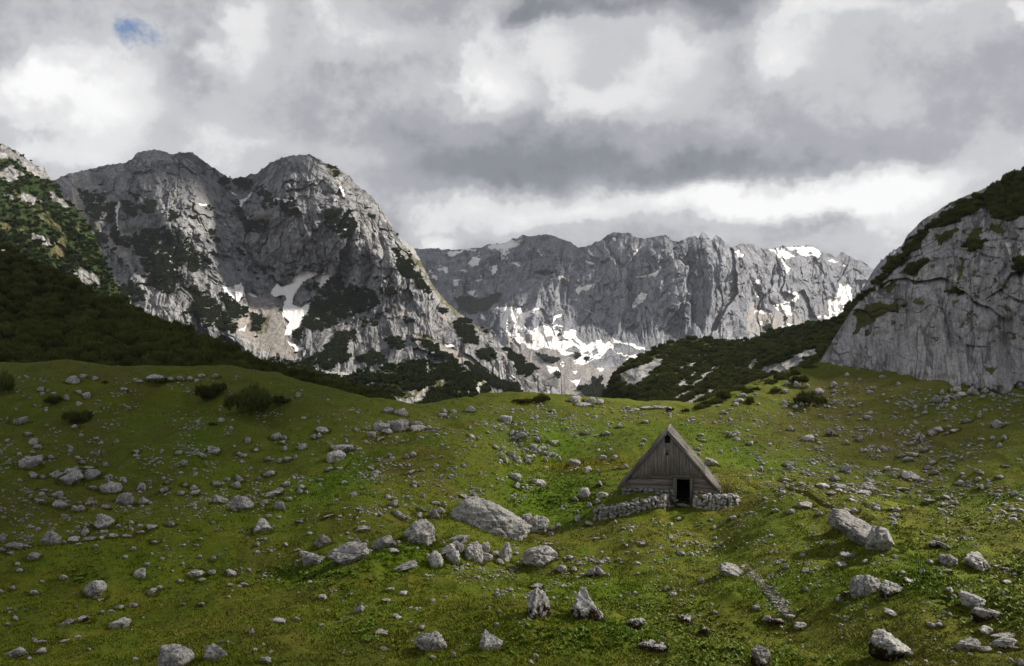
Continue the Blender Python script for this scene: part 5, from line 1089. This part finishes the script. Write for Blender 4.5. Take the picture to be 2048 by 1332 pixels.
    for (ex, ez), sg in (((LX, LZ), -1), ((RX, RZ), 1)):
        ln = math.hypot(ex - AX, AZ - ez); u = np.array([(ex - AX) / ln, 0, (ez - AZ) / ln]); nrm = np.array([abs(u[2]) * sg, 0, abs(u[0])]); top = np.array([AX, 0, AZ])
        a = [top + u * t + np.array([0, y, 0]) + nrm * -.10 for t, y in ((.1, -.10), (.1, -.055), (ln, -.055), (ln, -.10))]; S.quad8(a + [p + nrm * .12 for p in a])
    S.make('barge_board', M_POST, e)
    # footing of field stones
    def stones(name, spots_, parent=None, seed=0, **props):
        r = np.random.default_rng(seed); VV, FF = [], []; base = 0
        for (x, y, z, w, d, h) in spots_:
            V, Fc = rock_shape(5000 + r.integers(0, 14), 3, ('round', 'round', 'block')[r.integers(3)]); a = r.uniform(-.4, .4); V = V * [w, d, h] ; V = np.stack([V[:, 0] * math.cos(a) - V[:, 2] * math.sin(a) * .4, V[:, 1], V[:, 2] + V[:, 0] * math.sin(a) * .4], 1)
            VV.append(V + [x, y, z]); FF.append(Fc + base); base += len(V)
        return link(name, make_mesh(name, np.concatenate(VV), np.concatenate(FF), M_ROCK), parent, **props)
    r = np.random.default_rng(71); sp = []
    for x0, x1 in ((-4.2, -.72), (.68, 2.5)):
        z = -.45
        while z < .86:
            x = x0
            h = r.uniform(.17, .26)
            while x < x1: w = r.uniform(.22, .46); sp.append((x + w / 2, r.uniform(-.02, .06), z + h / 2, w * 1.12, .42, h * 1.18)); x += w
            z += h
    stones('stone_footing', sp, e, 1)
    for x0, x1 in ((-4.0, -.9), (.9, 2.2)):
        pass
    ds = rock_shape(5050, 4, 'flat'); d = link('doorstep', make_mesh('doorstep', ds[0] * [.95, .5, .24], ds[1], M_ROCK), e, loc=(.02, -.22, .0))
    # the two dry-stone walls stand on their own
    def wall(name, path, label, seed):
        r = np.random.default_rng(seed); P = np.array([p[:2] for p in path]); L = np.concatenate([[0], np.cumsum(np.hypot(*(P[1:] - P[:-1]).T))]); sp = []
        s = 0
        for lay in (0, 1):                       # two faces, small stones packed between
            s = 0.
            while s < L[-1]:
                w = r.uniform(.28, .52); x = np.interp(s, L, P[:, 0]); y = np.interp(s, L, P[:, 1]) + lay * .38; top = np.interp(s, L, [p[2] for p in path]); 
                wx = hut_world(x, y); g = float(ground_z(wx[0], wx[1])) - HP[2]; z = g - r.uniform(.02, .26)
                while z < top - .05:
                    h = r.uniform(.19, .34); ww = w * r.uniform(.8, 1.25); sp.append((x + r.uniform(-.08, .08), y + r.uniform(-.07, .07), z + h / 2, ww, .38, h * 1.2)); z += h * .9
                s += w * .84
        o = stones('stone_wall', sp, None, seed, label=label, category='stone wall'); o.location = HP; o.rotation_euler = (0, 0, HUTROT); return o
    wall('w', [(-5.75, -2.1, -.35), (-5.2, -2.3, .02), (-4.3, -2.35, .12), (-3.3, -2.15, .38), (-2.2, -1.9, .52), (-1.3, -1.5, .55), (-.95, -.7, .75)], 'curved dry-stone wall of rounded field stones holding the grass terrace beside the doorway', 81)
    wall('w', [(.85, -.75, .55), (1.4, -.95, .62), (2.2, -.9, .75), (3.0, -.6, .80), (3.6, -.1, .55), (3.75, .5, .25)], 'heaped dry-stone wall with a twiggy shrub on it, under the sunlit roof side', 83)
    return e
build_hut()

# twiggy shrub by the eaves
def twig_shrub(x, y, z, H, Wd, n, label, seed):
    r = np.random.default_rng(seed); V = []; Fc = []; LV = []
    for i in range(n):
        a = r.uniform(0, 6.28); p = np.array([r.normal(0, .12), r.normal(0, .1), 0.]); d = np.array([math.cos(a) * .45, math.sin(a) * .45, 1.]); d /= np.linalg.norm(d); L = H * r.uniform(.5, 1.1) / 6; rad = .012
        b0 = len(V)
        for s in range(7):
            for q in range(3): V.append(p + np.array([math.cos(q * 2.09), math.sin(q * 2.09), 0]) * rad)
            if s > 1:
                for q in range(4):
                    c = p + r.normal(size=3) * .09; b = r.normal(size=3) * .035; b2 = r.normal(size=3) * .035; LV += [c - b, c + b, c + b2]
            p = p + d * L; d = d + r.normal(size=3) * .16; d /= np.linalg.norm(d); rad *= .82
        for s in range(6):
            for q in range(3): Fc.append([b0 + s * 3 + q, b0 + s * 3 + (q + 1) % 3, b0 + (s + 1) * 3 + (q + 1) % 3, b0 + (s + 1) * 3 + q])
    m1 = Mat('brown twigs'); m1 = m1.out((.13, .075, .045)); m2 = Mat('young leaves'); m2 = m2.out(m2.mix(m2.noise(m2.coord('Object'), 3., 2, .5), (.16, .10, .03), (.13, .16, .03)))
    e = bpy.data.objects.new('bare_shrub', None); COL.objects.link(e); w = hut_world(x, y, z); e.location = w; e['label'] = label; e['category'] = 'shrub'
    link('twigs', make_mesh('twigs', V, np.array(Fc), m1), e); link('leaves', make_mesh('leaves', LV, np.arange(len(LV)).reshape(-1, 3), m2, smooth=False), e)
twig_shrub(3.05, .25, .45, 1.75, 1., 46, 'brown twiggy half-leafless shrub growing on the stones at the eave', 3)
twig_shrub(1.2, -.75, .35, .8, .5, 14, 'thin leafy sprig growing from the stones right beside the doorway', 4)
# ================================================================ GRASS, WEEDS, FLOWERS
def blades_material():
    m = Mat('grass blades'); base = m.mix(m.attr('tint'), (.054, .090, .006), (.215, .225, .020))
    base = m.mix(m.attr('lush'), base, (.092, .158, .006)); base = m.mix(m.attr('dry'), base, (.155, .12, .032))
    m.b.inputs['Roughness'].default_value = .7
    return m.out(base)
M_BLADE = blades_material()
def build_grass():
    r = np.random.default_rng(91); N = 300000
    px = r.uniform(-160, 2210, N); Y = 1 / r.uniform(1 / 170., 1 / 27., N); ys = np.interp(px, _sx, _sY); ok = Y < ys + 6; px, Y = px[ok], Y[ok]
    X = (px - CX) / F * Y; n = len(X)
    cl = fbm(X / 1.3, Y / 1.3, 3., 3); ok = (r.uniform(0, 1, n) < np.clip(.55 + cl * 1.6, .12, 1)) & (runmask(X, Y) < .4)
    # keep the hut's inside clear
    dx, dy = X - HP[0], Y - HP[1]; lx, ly = dx * _hc + dy * _hs, -dx * _hs + dy * _hc; ok &= ~((lx > -4.3) & (lx < 2.4) & (ly > -.35) & (ly < 5.2))
    X, Y = X[ok], Y[ok]; n = len(X); Z = ground_z(X, Y); lu = lush(X, Y); dr = dry(X, Y); tint = np.clip(r.normal(.45, .22, n) + fbm(X / 2.3, Y / 3.3, 5., 3) * .5, 0, 1)
    hgt = (.045 + .055 * r.uniform(0, 1, n) ** 2 + .05 * np.clip(fbm(X / 1.7, Y / 1.7, 9., 3) + .05, 0, 1)) * (1 + .5 * lu) * np.clip(.85 + Y / 160, 1, 1.6)
    VV = []; K = 3
    for k in range(K):
        a = r.uniform(0, 2 * math.pi, n); le = r.uniform(.3, 1.1, n); ox = r.normal(0, .045, n) * (1 + Y / 60); oy = r.normal(0, .045, n) * (1 + Y / 60)
        w = hgt * .16 + .004 + Y * .00012; ca, sa = np.cos(a), np.sin(a)
        b = np.stack([X + ox, Y + oy, Z - .01], 1); s = np.stack([-sa * w, ca * w, 0 * w], 1); t = np.stack([ca * hgt * le, sa * hgt * le, hgt], 1)
        VV.append(np.stack([b - s, b + s, b + t], 1))
    V = np.stack(VV, 1).reshape(-1, 3); rep = K * 3
    tt = np.repeat(tint, rep).reshape(-1, 3); tt = np.clip(tt + np.array([-.25, -.25, .3]), 0, 1).ravel()
    me = make_mesh('grass', V, np.arange(len(V)).reshape(-1, 3), M_BLADE, {'tint': tt, 'lush': np.repeat(lu, rep), 'dry': np.repeat(dr, rep)}, smooth=False)
    link('grass', me, kind='stuff', label='short tufted alpine grass covering the meadow', category='grass')
build_grass()

def build_tussocks():
    """taller clumps: round the feet of the rocks, and strewn over the turf"""
    r = np.random.default_rng(97); P = []; S = []
    for q in ROCKS[:420]:
        W, Dp, H = rock_dims(q); p = q[5]; n = int(np.clip(q[2] * 1.5, 6, 110)); a = r.uniform(0, 6.28, n)
        P.append(np.stack([p[0] + np.cos(a) * W * .52 * r.uniform(.92, 1.15, n), p[1] + Dp * .15 + np.sin(a) * Dp * .52 * r.uniform(.92, 1.15, n)], 1)); S.append(r.uniform(.08, .21, n) * np.clip(p[1] / 45, .8, 1.8))
    n = 5200; px = r.uniform(-150, 2200, n); Y = 1 / r.uniform(1 / 130., 1 / 28., n); x = (px - CX) / F * Y; k = fbm(x / 4, Y / 6, 51., 3) > -.05; P.append(np.stack([x, Y], 1)[k]); S.append(r.uniform(.07, .20, n)[k] * np.clip(Y[k] / 60, .8, 1.6))
    P = np.concatenate(P); S = np.concatenate(S); dx, dy = P[:, 0] - HP[0], P[:, 1] - HP[1]; lx, ly = dx * _hc + dy * _hs, -dx * _hs + dy * _hc; ok = ~((lx > -4.3) & (lx < 2.4) & (ly > -.5) & (ly < 5.2)); P, S = P[ok], S[ok]
    n = len(P); Z = ground_z(P[:, 0], P[:, 1]); lu = lush(P[:, 0], P[:, 1]); dr = np.clip(dry(P[:, 0], P[:, 1]) + (r.uniform(0, 1, n) < .3) * .7, 0, 1); V = []; tt = []
    for k in range(11):
        a = r.uniform(0, 6.28, n); le = r.uniform(.1, .8, n); h = S * r.uniform(.6, 1.2, n); ox, oy = r.normal(0, .3, n) * S, r.normal(0, .3, n) * S; w = .005 + P[:, 1] * .00013; ca, sa = np.cos(a), np.sin(a)
        b = np.stack([P[:, 0] + ox, P[:, 1] + oy, Z - .01], 1); s = np.stack([-sa * w, ca * w, 0 * w], 1); t = np.stack([ca * h * le, sa * h * le, h], 1); V.append(np.stack([b - s, b + s, b + t], 1))
    V = np.stack(V, 1).reshape(-1, 3); tn = np.repeat(r.uniform(0, .8, n), 33).reshape(-1, 3); tn = np.clip(tn + np.array([-.2, -.2, .3]), 0, 1).ravel()
    link('tussock_grass', make_mesh('tussocks', V, np.arange(len(V)).reshape(-1, 3), M_BLADE, {'tint': tn, 'lush': np.repeat(lu, 33), 'dry': np.repeat(dr, 33)}, smooth=False), kind='stuff', label='taller grass tufts round the rocks and over the turf', category='grass')
build_tussocks()

def build_weeds():
    r = np.random.default_rng(93)
    PT = [(1225,1268,110,16,560),(1330,1240,60,16,160),(1180,1290,120,14,200),(1400,1310,90,16,260),(1500,1322,120,8,160),(1440,1260,60,14,60),(830,1100,30,14,90),(610,1148,50,8,150),(740,1150,60,10,90),(1130,960,60,26,420),(1110,1010,50,16,160),(1120,990,60,20,200),
          (1835,1160,30,14,130),(1900,1195,20,10,60),(2010,1180,50,30,260),(2000,1230,50,20,200),(1990,1050,70,12,160),(1850,1080,60,20,70),(1930,1000,60,10,120),(160,1150,30,10,60),(740,1250,40,14,90),(760,1280,30,14,60),(1690,1230,60,8,20),(1380,1290,60,10,60),(1290,1215,60,8,60),(640,1170,60,6,60),(2060,1130,40,20,100)]
    px = np.concatenate([r.normal(a, c, n) for a, b, c, d, n in PT]); py = np.concatenate([r.normal(b, d, n) for a, b, c, d, n in PT]); ok = (py < 1360) & (py > 850); H = ground_hit(px[ok], py[ok])
    V = []; t = []
    for p in H:
        k = r.integers(3, 6); s = r.uniform(.055, .12) * (1 + p[1] / 120)
        for q in range(k):
            a = r.uniform(0, 6.28); d = np.array([math.cos(a), math.sin(a), r.uniform(.35, 1.1)]); sd = np.array([-d[1], d[0], 0]) * s * .42; b = p + [0, 0, -.01]; m1 = b + d * s * .6; tip = b + d * s * 1.25; tip[2] -= s * .25
            V += [b, m1 + sd, tip, b, tip, m1 - sd]; u = r.uniform(0, 1); t += [u * .6, u, u, u * .6, u, u]
    m = Mat('broad leaves'); m.b.inputs['Roughness'].default_value = .5; mm = m.out(m.mix(m.attr('tint'), (.055, .095, .008), (.14, .20, .018)))
    link('weed_foliage', make_mesh('weeds', V, np.arange(len(V)).reshape(-1, 3), mm, {'tint': t}, smooth=False), kind='stuff', label='bright green broad-leaved weeds growing in damp hollows', category='weeds')
    PF = [(1120,938,40,8,260),(1200,932,70,7,380),(1180,945,60,8,160),(1060,940,30,8,60),(1280,925,30,6,120),(1180,1085,60,20,14),(1480,965,20,8,60)]
    px = np.concatenate([r.normal(a, c, n) for a, b, c, d, n in PF]); py = np.concatenate([r.normal(b, d, n) for a, b, c, d, n in PF]); H = ground_hit(px, py); V = []; t = []
    for p in H:
        h = r.uniform(.15, .38); o = r.normal(size=2) * .12
        V += [p + [-.008, 0, 0], p + [.008, 0, 0], p + [o[0], o[1], h]]; t += [0, 0, 0]
        for q in range(3):
            c = p + [o[0] + r.normal() * .03, o[1], h + r.normal() * .03]; V += [c + r.normal(size=3) * .035 for _ in range(3)]; t += [1, 1, 1]
    m = Mat('yellow flowers'); mm = m.out(m.mix(m.attr('tint'), (.08, .09, .02), (.48, .34, .02)))
    link('flower_foliage', make_mesh('flowers', V, np.arange(len(V)).reshape(-1, 3), mm, {'tint': t}, smooth=False), kind='stuff', label='thin yellow-flowered herbs in the valley beside the hut', category='flowers')
build_weeds()
# ================================================================ CAMERA, SUN, SKY
cam = bpy.data.cameras.new('camera'); co = bpy.data.objects.new('camera', cam); COL.objects.link(co)
co.location = (0, 0, 0); co.rotation_euler = (math.radians(90), 0, 0)
cam.sensor_width = 36; cam.lens = 36 * F / 2048; cam.shift_y = (HOR - 666) / 2048
cam.clip_start = .5; cam.clip_end = 20000
SC.camera = co
SUN_DIR = np.array([.76, .24, .60]); SUN_DIR /= np.linalg.norm(SUN_DIR)      # towards the sun
sd = bpy.data.lights.new('sun', 'SUN'); sd.energy = 5.0; sd.angle = math.radians(4.0); sd.color = (1, .93, .82)
so = bpy.data.objects.new('sun', sd); COL.objects.link(so)
from mathutils import Vector
so.rotation_euler = Vector(SUN_DIR).to_track_quat('Z', 'Y').to_euler()
W = bpy.data.worlds.new('World'); SC.world = W; W.use_nodes = True; W.cycles.sampling_method = 'MANUAL'; W.cycles.sample_map_resolution = 512
def build_sky():
    nt = W.node_tree; N = nt.nodes; L = nt.links; bg = N['Background']
    def nd(t, **k):
        x = N.new(t)
        for a, v in k.items(): setattr(x, a, v)
        return x
    def mth(op, a, b=0., clamp=False):
        x = nd('ShaderNodeMath', operation=op, use_clamp=clamp)
        for i, v in ((0, a), (1, b)):
            if isinstance(v, (int, float)): x.inputs[i].default_value = v
            else: L.new(v, x.inputs[i])
        return x.outputs[0]
    sky = nd('ShaderNodeTexSky', sky_type='NISHITA'); sky.sun_disc = False
    sky.sun_elevation = math.asin(SUN_DIR[2]); sky.sun_rotation = math.atan2(SUN_DIR[0], SUN_DIR[1])
    tc = nd('ShaderNodeTexCoord'); sep = nd('ShaderNodeSeparateXYZ'); L.new(tc.outputs['Generated'], sep.inputs[0])
    x, y, z = sep.outputs
    def noise(vec, sc, det, ro, dist=0., lac=2.):
        n = nd('ShaderNodeTexNoise'); L.new(vec, n.inputs['Vector']); n.inputs['Scale'].default_value = sc; n.inputs['Detail'].default_value = det
        n.inputs['Roughness'].default_value = ro; n.inputs['Distortion'].default_value = dist; return n
    # flat cloud deck seen in perspective: direction / (height + c)
    den = mth('ADD', mth('MAXIMUM', z, -.05), .36)
    cv = nd('ShaderNodeCombineXYZ'); L.new(mth('DIVIDE', x, den), cv.inputs[0]); L.new(mth('DIVIDE', y, den), cv.inputs[1]); cv.inputs[2].default_value = .37
    deck = cv.outputs[0]
    wn = noise(tc.outputs['Generated'], 6., 5, .62)
    wsep = nd('ShaderNodeSeparateColor'); L.new(wn.outputs['Color'], wsep.inputs[0])
    az = mth('ADD', mth('ARCTAN2', x, y), mth('MULTIPLY', mth('SUBTRACT', wsep.outputs[0], .5), .22))
    el = mth('ADD', mth('ARCSINE', z), mth('MULTIPLY', mth('SUBTRACT', wsep.outputs[1], .5), .13))
    def ang(px, py):
        a = math.atan((px - CX) / F); return a, math.atan((HOR - py) / F * math.cos(a))
    def blob(px, py, sx, sy, amp):
        a, e = ang(px, py); v = nd('ShaderNodeCombineXYZ'); L.new(mth('MULTIPLY', mth('SUBTRACT', az, a), F / sx), v.inputs[0]); L.new(mth('MULTIPLY', mth('SUBTRACT', el, e), F / sy), v.inputs[1])
        ln = nd('ShaderNodeVectorMath', operation='LENGTH'); L.new(v.outputs[0], ln.inputs[0])
        mr = nd('ShaderNodeMapRange', interpolation_type='SMOOTHERSTEP'); L.new(ln.outputs['Value'], mr.inputs[0])
        mr.inputs[1].default_value = 2.3; mr.inputs[2].default_value = 0.; mr.inputs[3].default_value = 0.; mr.inputs[4].default_value = amp * (.78 if amp > 0 else .80)
        return mr.outputs[0]
    tot = None
    for b in BLOBS:
        o = blob(*b); tot = o if tot is None else mth('ADD', tot, o)
    n1 = noise(deck, 1.6, 4, .56).outputs['Fac']; n2 = noise(deck, 4.8, 5, .62).outputs['Fac']; n3 = noise(tc.outputs['Generated'], 12., 8, .68).outputs['Fac']
    v = mth('ADD', tot, .60)
    v = mth('ADD', v, mth('MULTIPLY', mth('SUBTRACT', n1, .5), .34)); v = mth('ADD', v, mth('MULTIPLY', mth('SUBTRACT', n2, .5), .30)); v = mth('ADD', v, mth('MULTIPLY', mth('SUBTRACT', n3, .5), .46))
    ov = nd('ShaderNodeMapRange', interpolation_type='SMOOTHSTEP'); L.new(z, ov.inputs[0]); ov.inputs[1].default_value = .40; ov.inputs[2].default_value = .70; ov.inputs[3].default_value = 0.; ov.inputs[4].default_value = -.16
    v = mth('ADD', v, ov.outputs[0])      # unseen sky overhead dimmed to lessen the ambient light
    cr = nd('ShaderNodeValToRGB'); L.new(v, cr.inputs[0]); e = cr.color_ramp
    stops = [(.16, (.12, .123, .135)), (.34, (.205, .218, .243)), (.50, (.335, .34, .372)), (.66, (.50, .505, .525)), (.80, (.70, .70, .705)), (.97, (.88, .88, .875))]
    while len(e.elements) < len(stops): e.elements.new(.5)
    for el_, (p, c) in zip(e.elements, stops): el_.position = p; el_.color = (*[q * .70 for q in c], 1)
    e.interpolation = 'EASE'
    sk = nd('ShaderNodeMix', data_type='RGBA', blend_type='MULTIPLY'); sk.inputs['Factor'].default_value = 1.; L.new(sky.outputs[0], sk.inputs[6]); sk.inputs[7].default_value = (.055, .06, .068, 1)
    # gap in the cloud
    gap = None
    for b in GAPS:
        o = blob(*b); gap = o if gap is None else mth('ADD', gap, o)
    gp = mth('ADD', gap, mth('MULTIPLY', mth('SUBTRACT', noise(tc.outputs['Generated'], 34., 5, .7).outputs['Fac'], .5), 3.0))
    mr = nd('ShaderNodeMapRange', interpolation_type='SMOOTHSTEP'); L.new(gp, mr.inputs[0]); mr.inputs[1].default_value = .45; mr.inputs[2].default_value = 1.5
    gm = mth('MULTIPLY', mr.outputs[0], mth('MINIMUM', mth('MULTIPLY', gap, 3.), 1.))
    mx = nd('ShaderNodeMix', data_type='RGBA'); L.new(gm, mx.inputs['Factor']); L.new(cr.outputs[0], mx.inputs[6]); L.new(sk.outputs[2], mx.inputs[7])
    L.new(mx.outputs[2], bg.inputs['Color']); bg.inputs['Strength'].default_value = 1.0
BLOBS = [(190,205,85,62,.38),(75,172,70,24,.20),(245,130,45,26,.12),(432,122,28,20,.20),(505,45,42,60,.26),(700,35,70,40,.20),(830,70,50,26,.16),(965,80,48,75,.28),(950,175,50,34,.26),(1085,150,60,60,.26),(1190,80,110,36,.18),(1320,95,60,36,.12),
         (1235,190,90,40,.26),(1130,215,90,30,.10),(1540,125,60,44,.24),(1600,150,60,24,.08),(1640,25,110,22,.16),(1860,20,60,18,.12),(2035,5,30,14,.30),(385,150,40,50,-.10),(340,25,60,20,-.08),(60,40,120,40,-.06),(600,190,90,50,-.07),(700,240,120,30,-.07),
         (1440,22,110,28,-.26),(1190,0,180,18,-.22),(1060,20,40,18,-.14),(880,340,130,26,-.20),(1060,340,150,30,-.12),(1240,335,160,34,-.12),(1420,335,160,30,-.22),(1650,290,170,40,-.10),(1850,280,140,44,-.10),(1900,140,110,80,-.05),(820,270,120,30,-.10),(1150,290,200,26,-.12),
         (900,425,90,32,.30),(1070,400,90,28,.24),(1130,420,80,16,.10),(1290,385,60,18,.12),(1370,418,150,30,.32),(1520,405,110,30,.30),(1700,405,100,34,.32),(1640,355,70,14,.16),(1830,365,90,28,.30),(1780,430,70,30,.28),(1620,452,110,12,-.12),(1250,455,90,12,-.04),
         (100,305,80,18,.18),(330,268,60,12,-.04),(480,285,80,18,.12),(850,480,40,14,.34),(2000,300,60,20,.10)]
GAPS = [(272,68,48,30,.80),(300,90,40,16,.5),(541,-2,14,8,.7),(815,478,12,6,.5)]
build_sky()
# ---------------- unseen cumulus added towards the sun to shade the western meadow, the great face and the turf under the cliff
M_SHADE_CLOUD = Mat('cumulus'); M_SHADE_CLOUD = M_SHADE_CLOUD.out((.9, .9, .9))
def shade_cloud(cx, cy, cz, t, rx, ry, rz, seed, label):
    D, Fc = ICO[5]; o = seed * 7.3
    d = fbm(D[:, 0] * 1.6 + o, D[:, 1] * 1.6, D[:, 2] * 1.6, 5, .6) * .32 + ridged(D[:, 0] * 3 + o, D[:, 1] * 3, D[:, 2] * 3, 3) * .16
    V = D * (1 + d)[:, None]; V[:, 2] = np.where(V[:, 2] < 0, V[:, 2] * .35, V[:, 2]); V = V * [rx, ry, rz]
    link('shade_cloud', make_mesh('shade_cloud', V, Fc, M_SHADE_CLOUD), loc=tuple(np.array([cx, cy, cz]) + SUN_DIR * t), kind='stuff', label=label, category='shade_cloud')
shade_cloud(-104, 98, 0, 600, 100, 210, 30, 1, 'unseen cumulus added to shade the western meadow and thicket')
shade_cloud(0, 11, -11, 250, 36, 15, 8, 5, 'small unseen cumulus added to dim the nearest turf')
shade_cloud(-385, 1190, 210, 1500, 190, 195, 60, 2, 'broad unseen cumulus added to shade the face of the great mountain')
shade_cloud(72, 112, -5, 480, 26, 30, 10, 3, 'small unseen cumulus added to shade the turf below the cliff')
shade_cloud(-300, 2330, 120, 2400, 430, 380, 110, 4, 'long unseen cumulus bank added to shade the western half of the far mountain wall')
# ---------------- the air between: thin haze
def build_haze():
    x0, x1, y0, y1, z0, z1 = -2600, 2600, -60, 3300, -90, 640
    V = np.array([[x, y, z] for z in (z0, z1) for y in (y0, y1) for x in (x0, x1)]); Fc = np.array([[0, 2, 3, 1], [4, 5, 7, 6], [0, 1, 5, 4], [2, 6, 7, 3], [0, 4, 6, 2], [1, 3, 7, 5]])
    m = bpy.data.materials.new('thin mountain haze'); m.use_nodes = True; nt = m.node_tree; nt.nodes.clear(); o = nt.nodes.new('ShaderNodeOutputMaterial'); v = nt.nodes.new('ShaderNodeVolumePrincipled')
    v.inputs['Color'].default_value = (.80, .86, .98, 1); v.inputs['Density'].default_value = HAZE; nt.links.new(v.outputs[0], o.inputs['Volume'])
    link('haze', make_mesh('haze', V, Fc, m, smooth=False), kind='stuff', label='thin bluish haze filling the valley air', category='haze')
HAZE = 4.6e-5
build_haze()
vs = SC.view_settings; vs.view_transform = 'Standard'; vs.look = 'None'; vs.gamma = 1; vs.use_curve_mapping = False; vs.exposure = .72
SC.cycles.max_bounces = 4; SC.cycles.diffuse_bounces = 2; SC.cycles.transparent_max_bounces = 8
SC.cycles.use_denoising = True
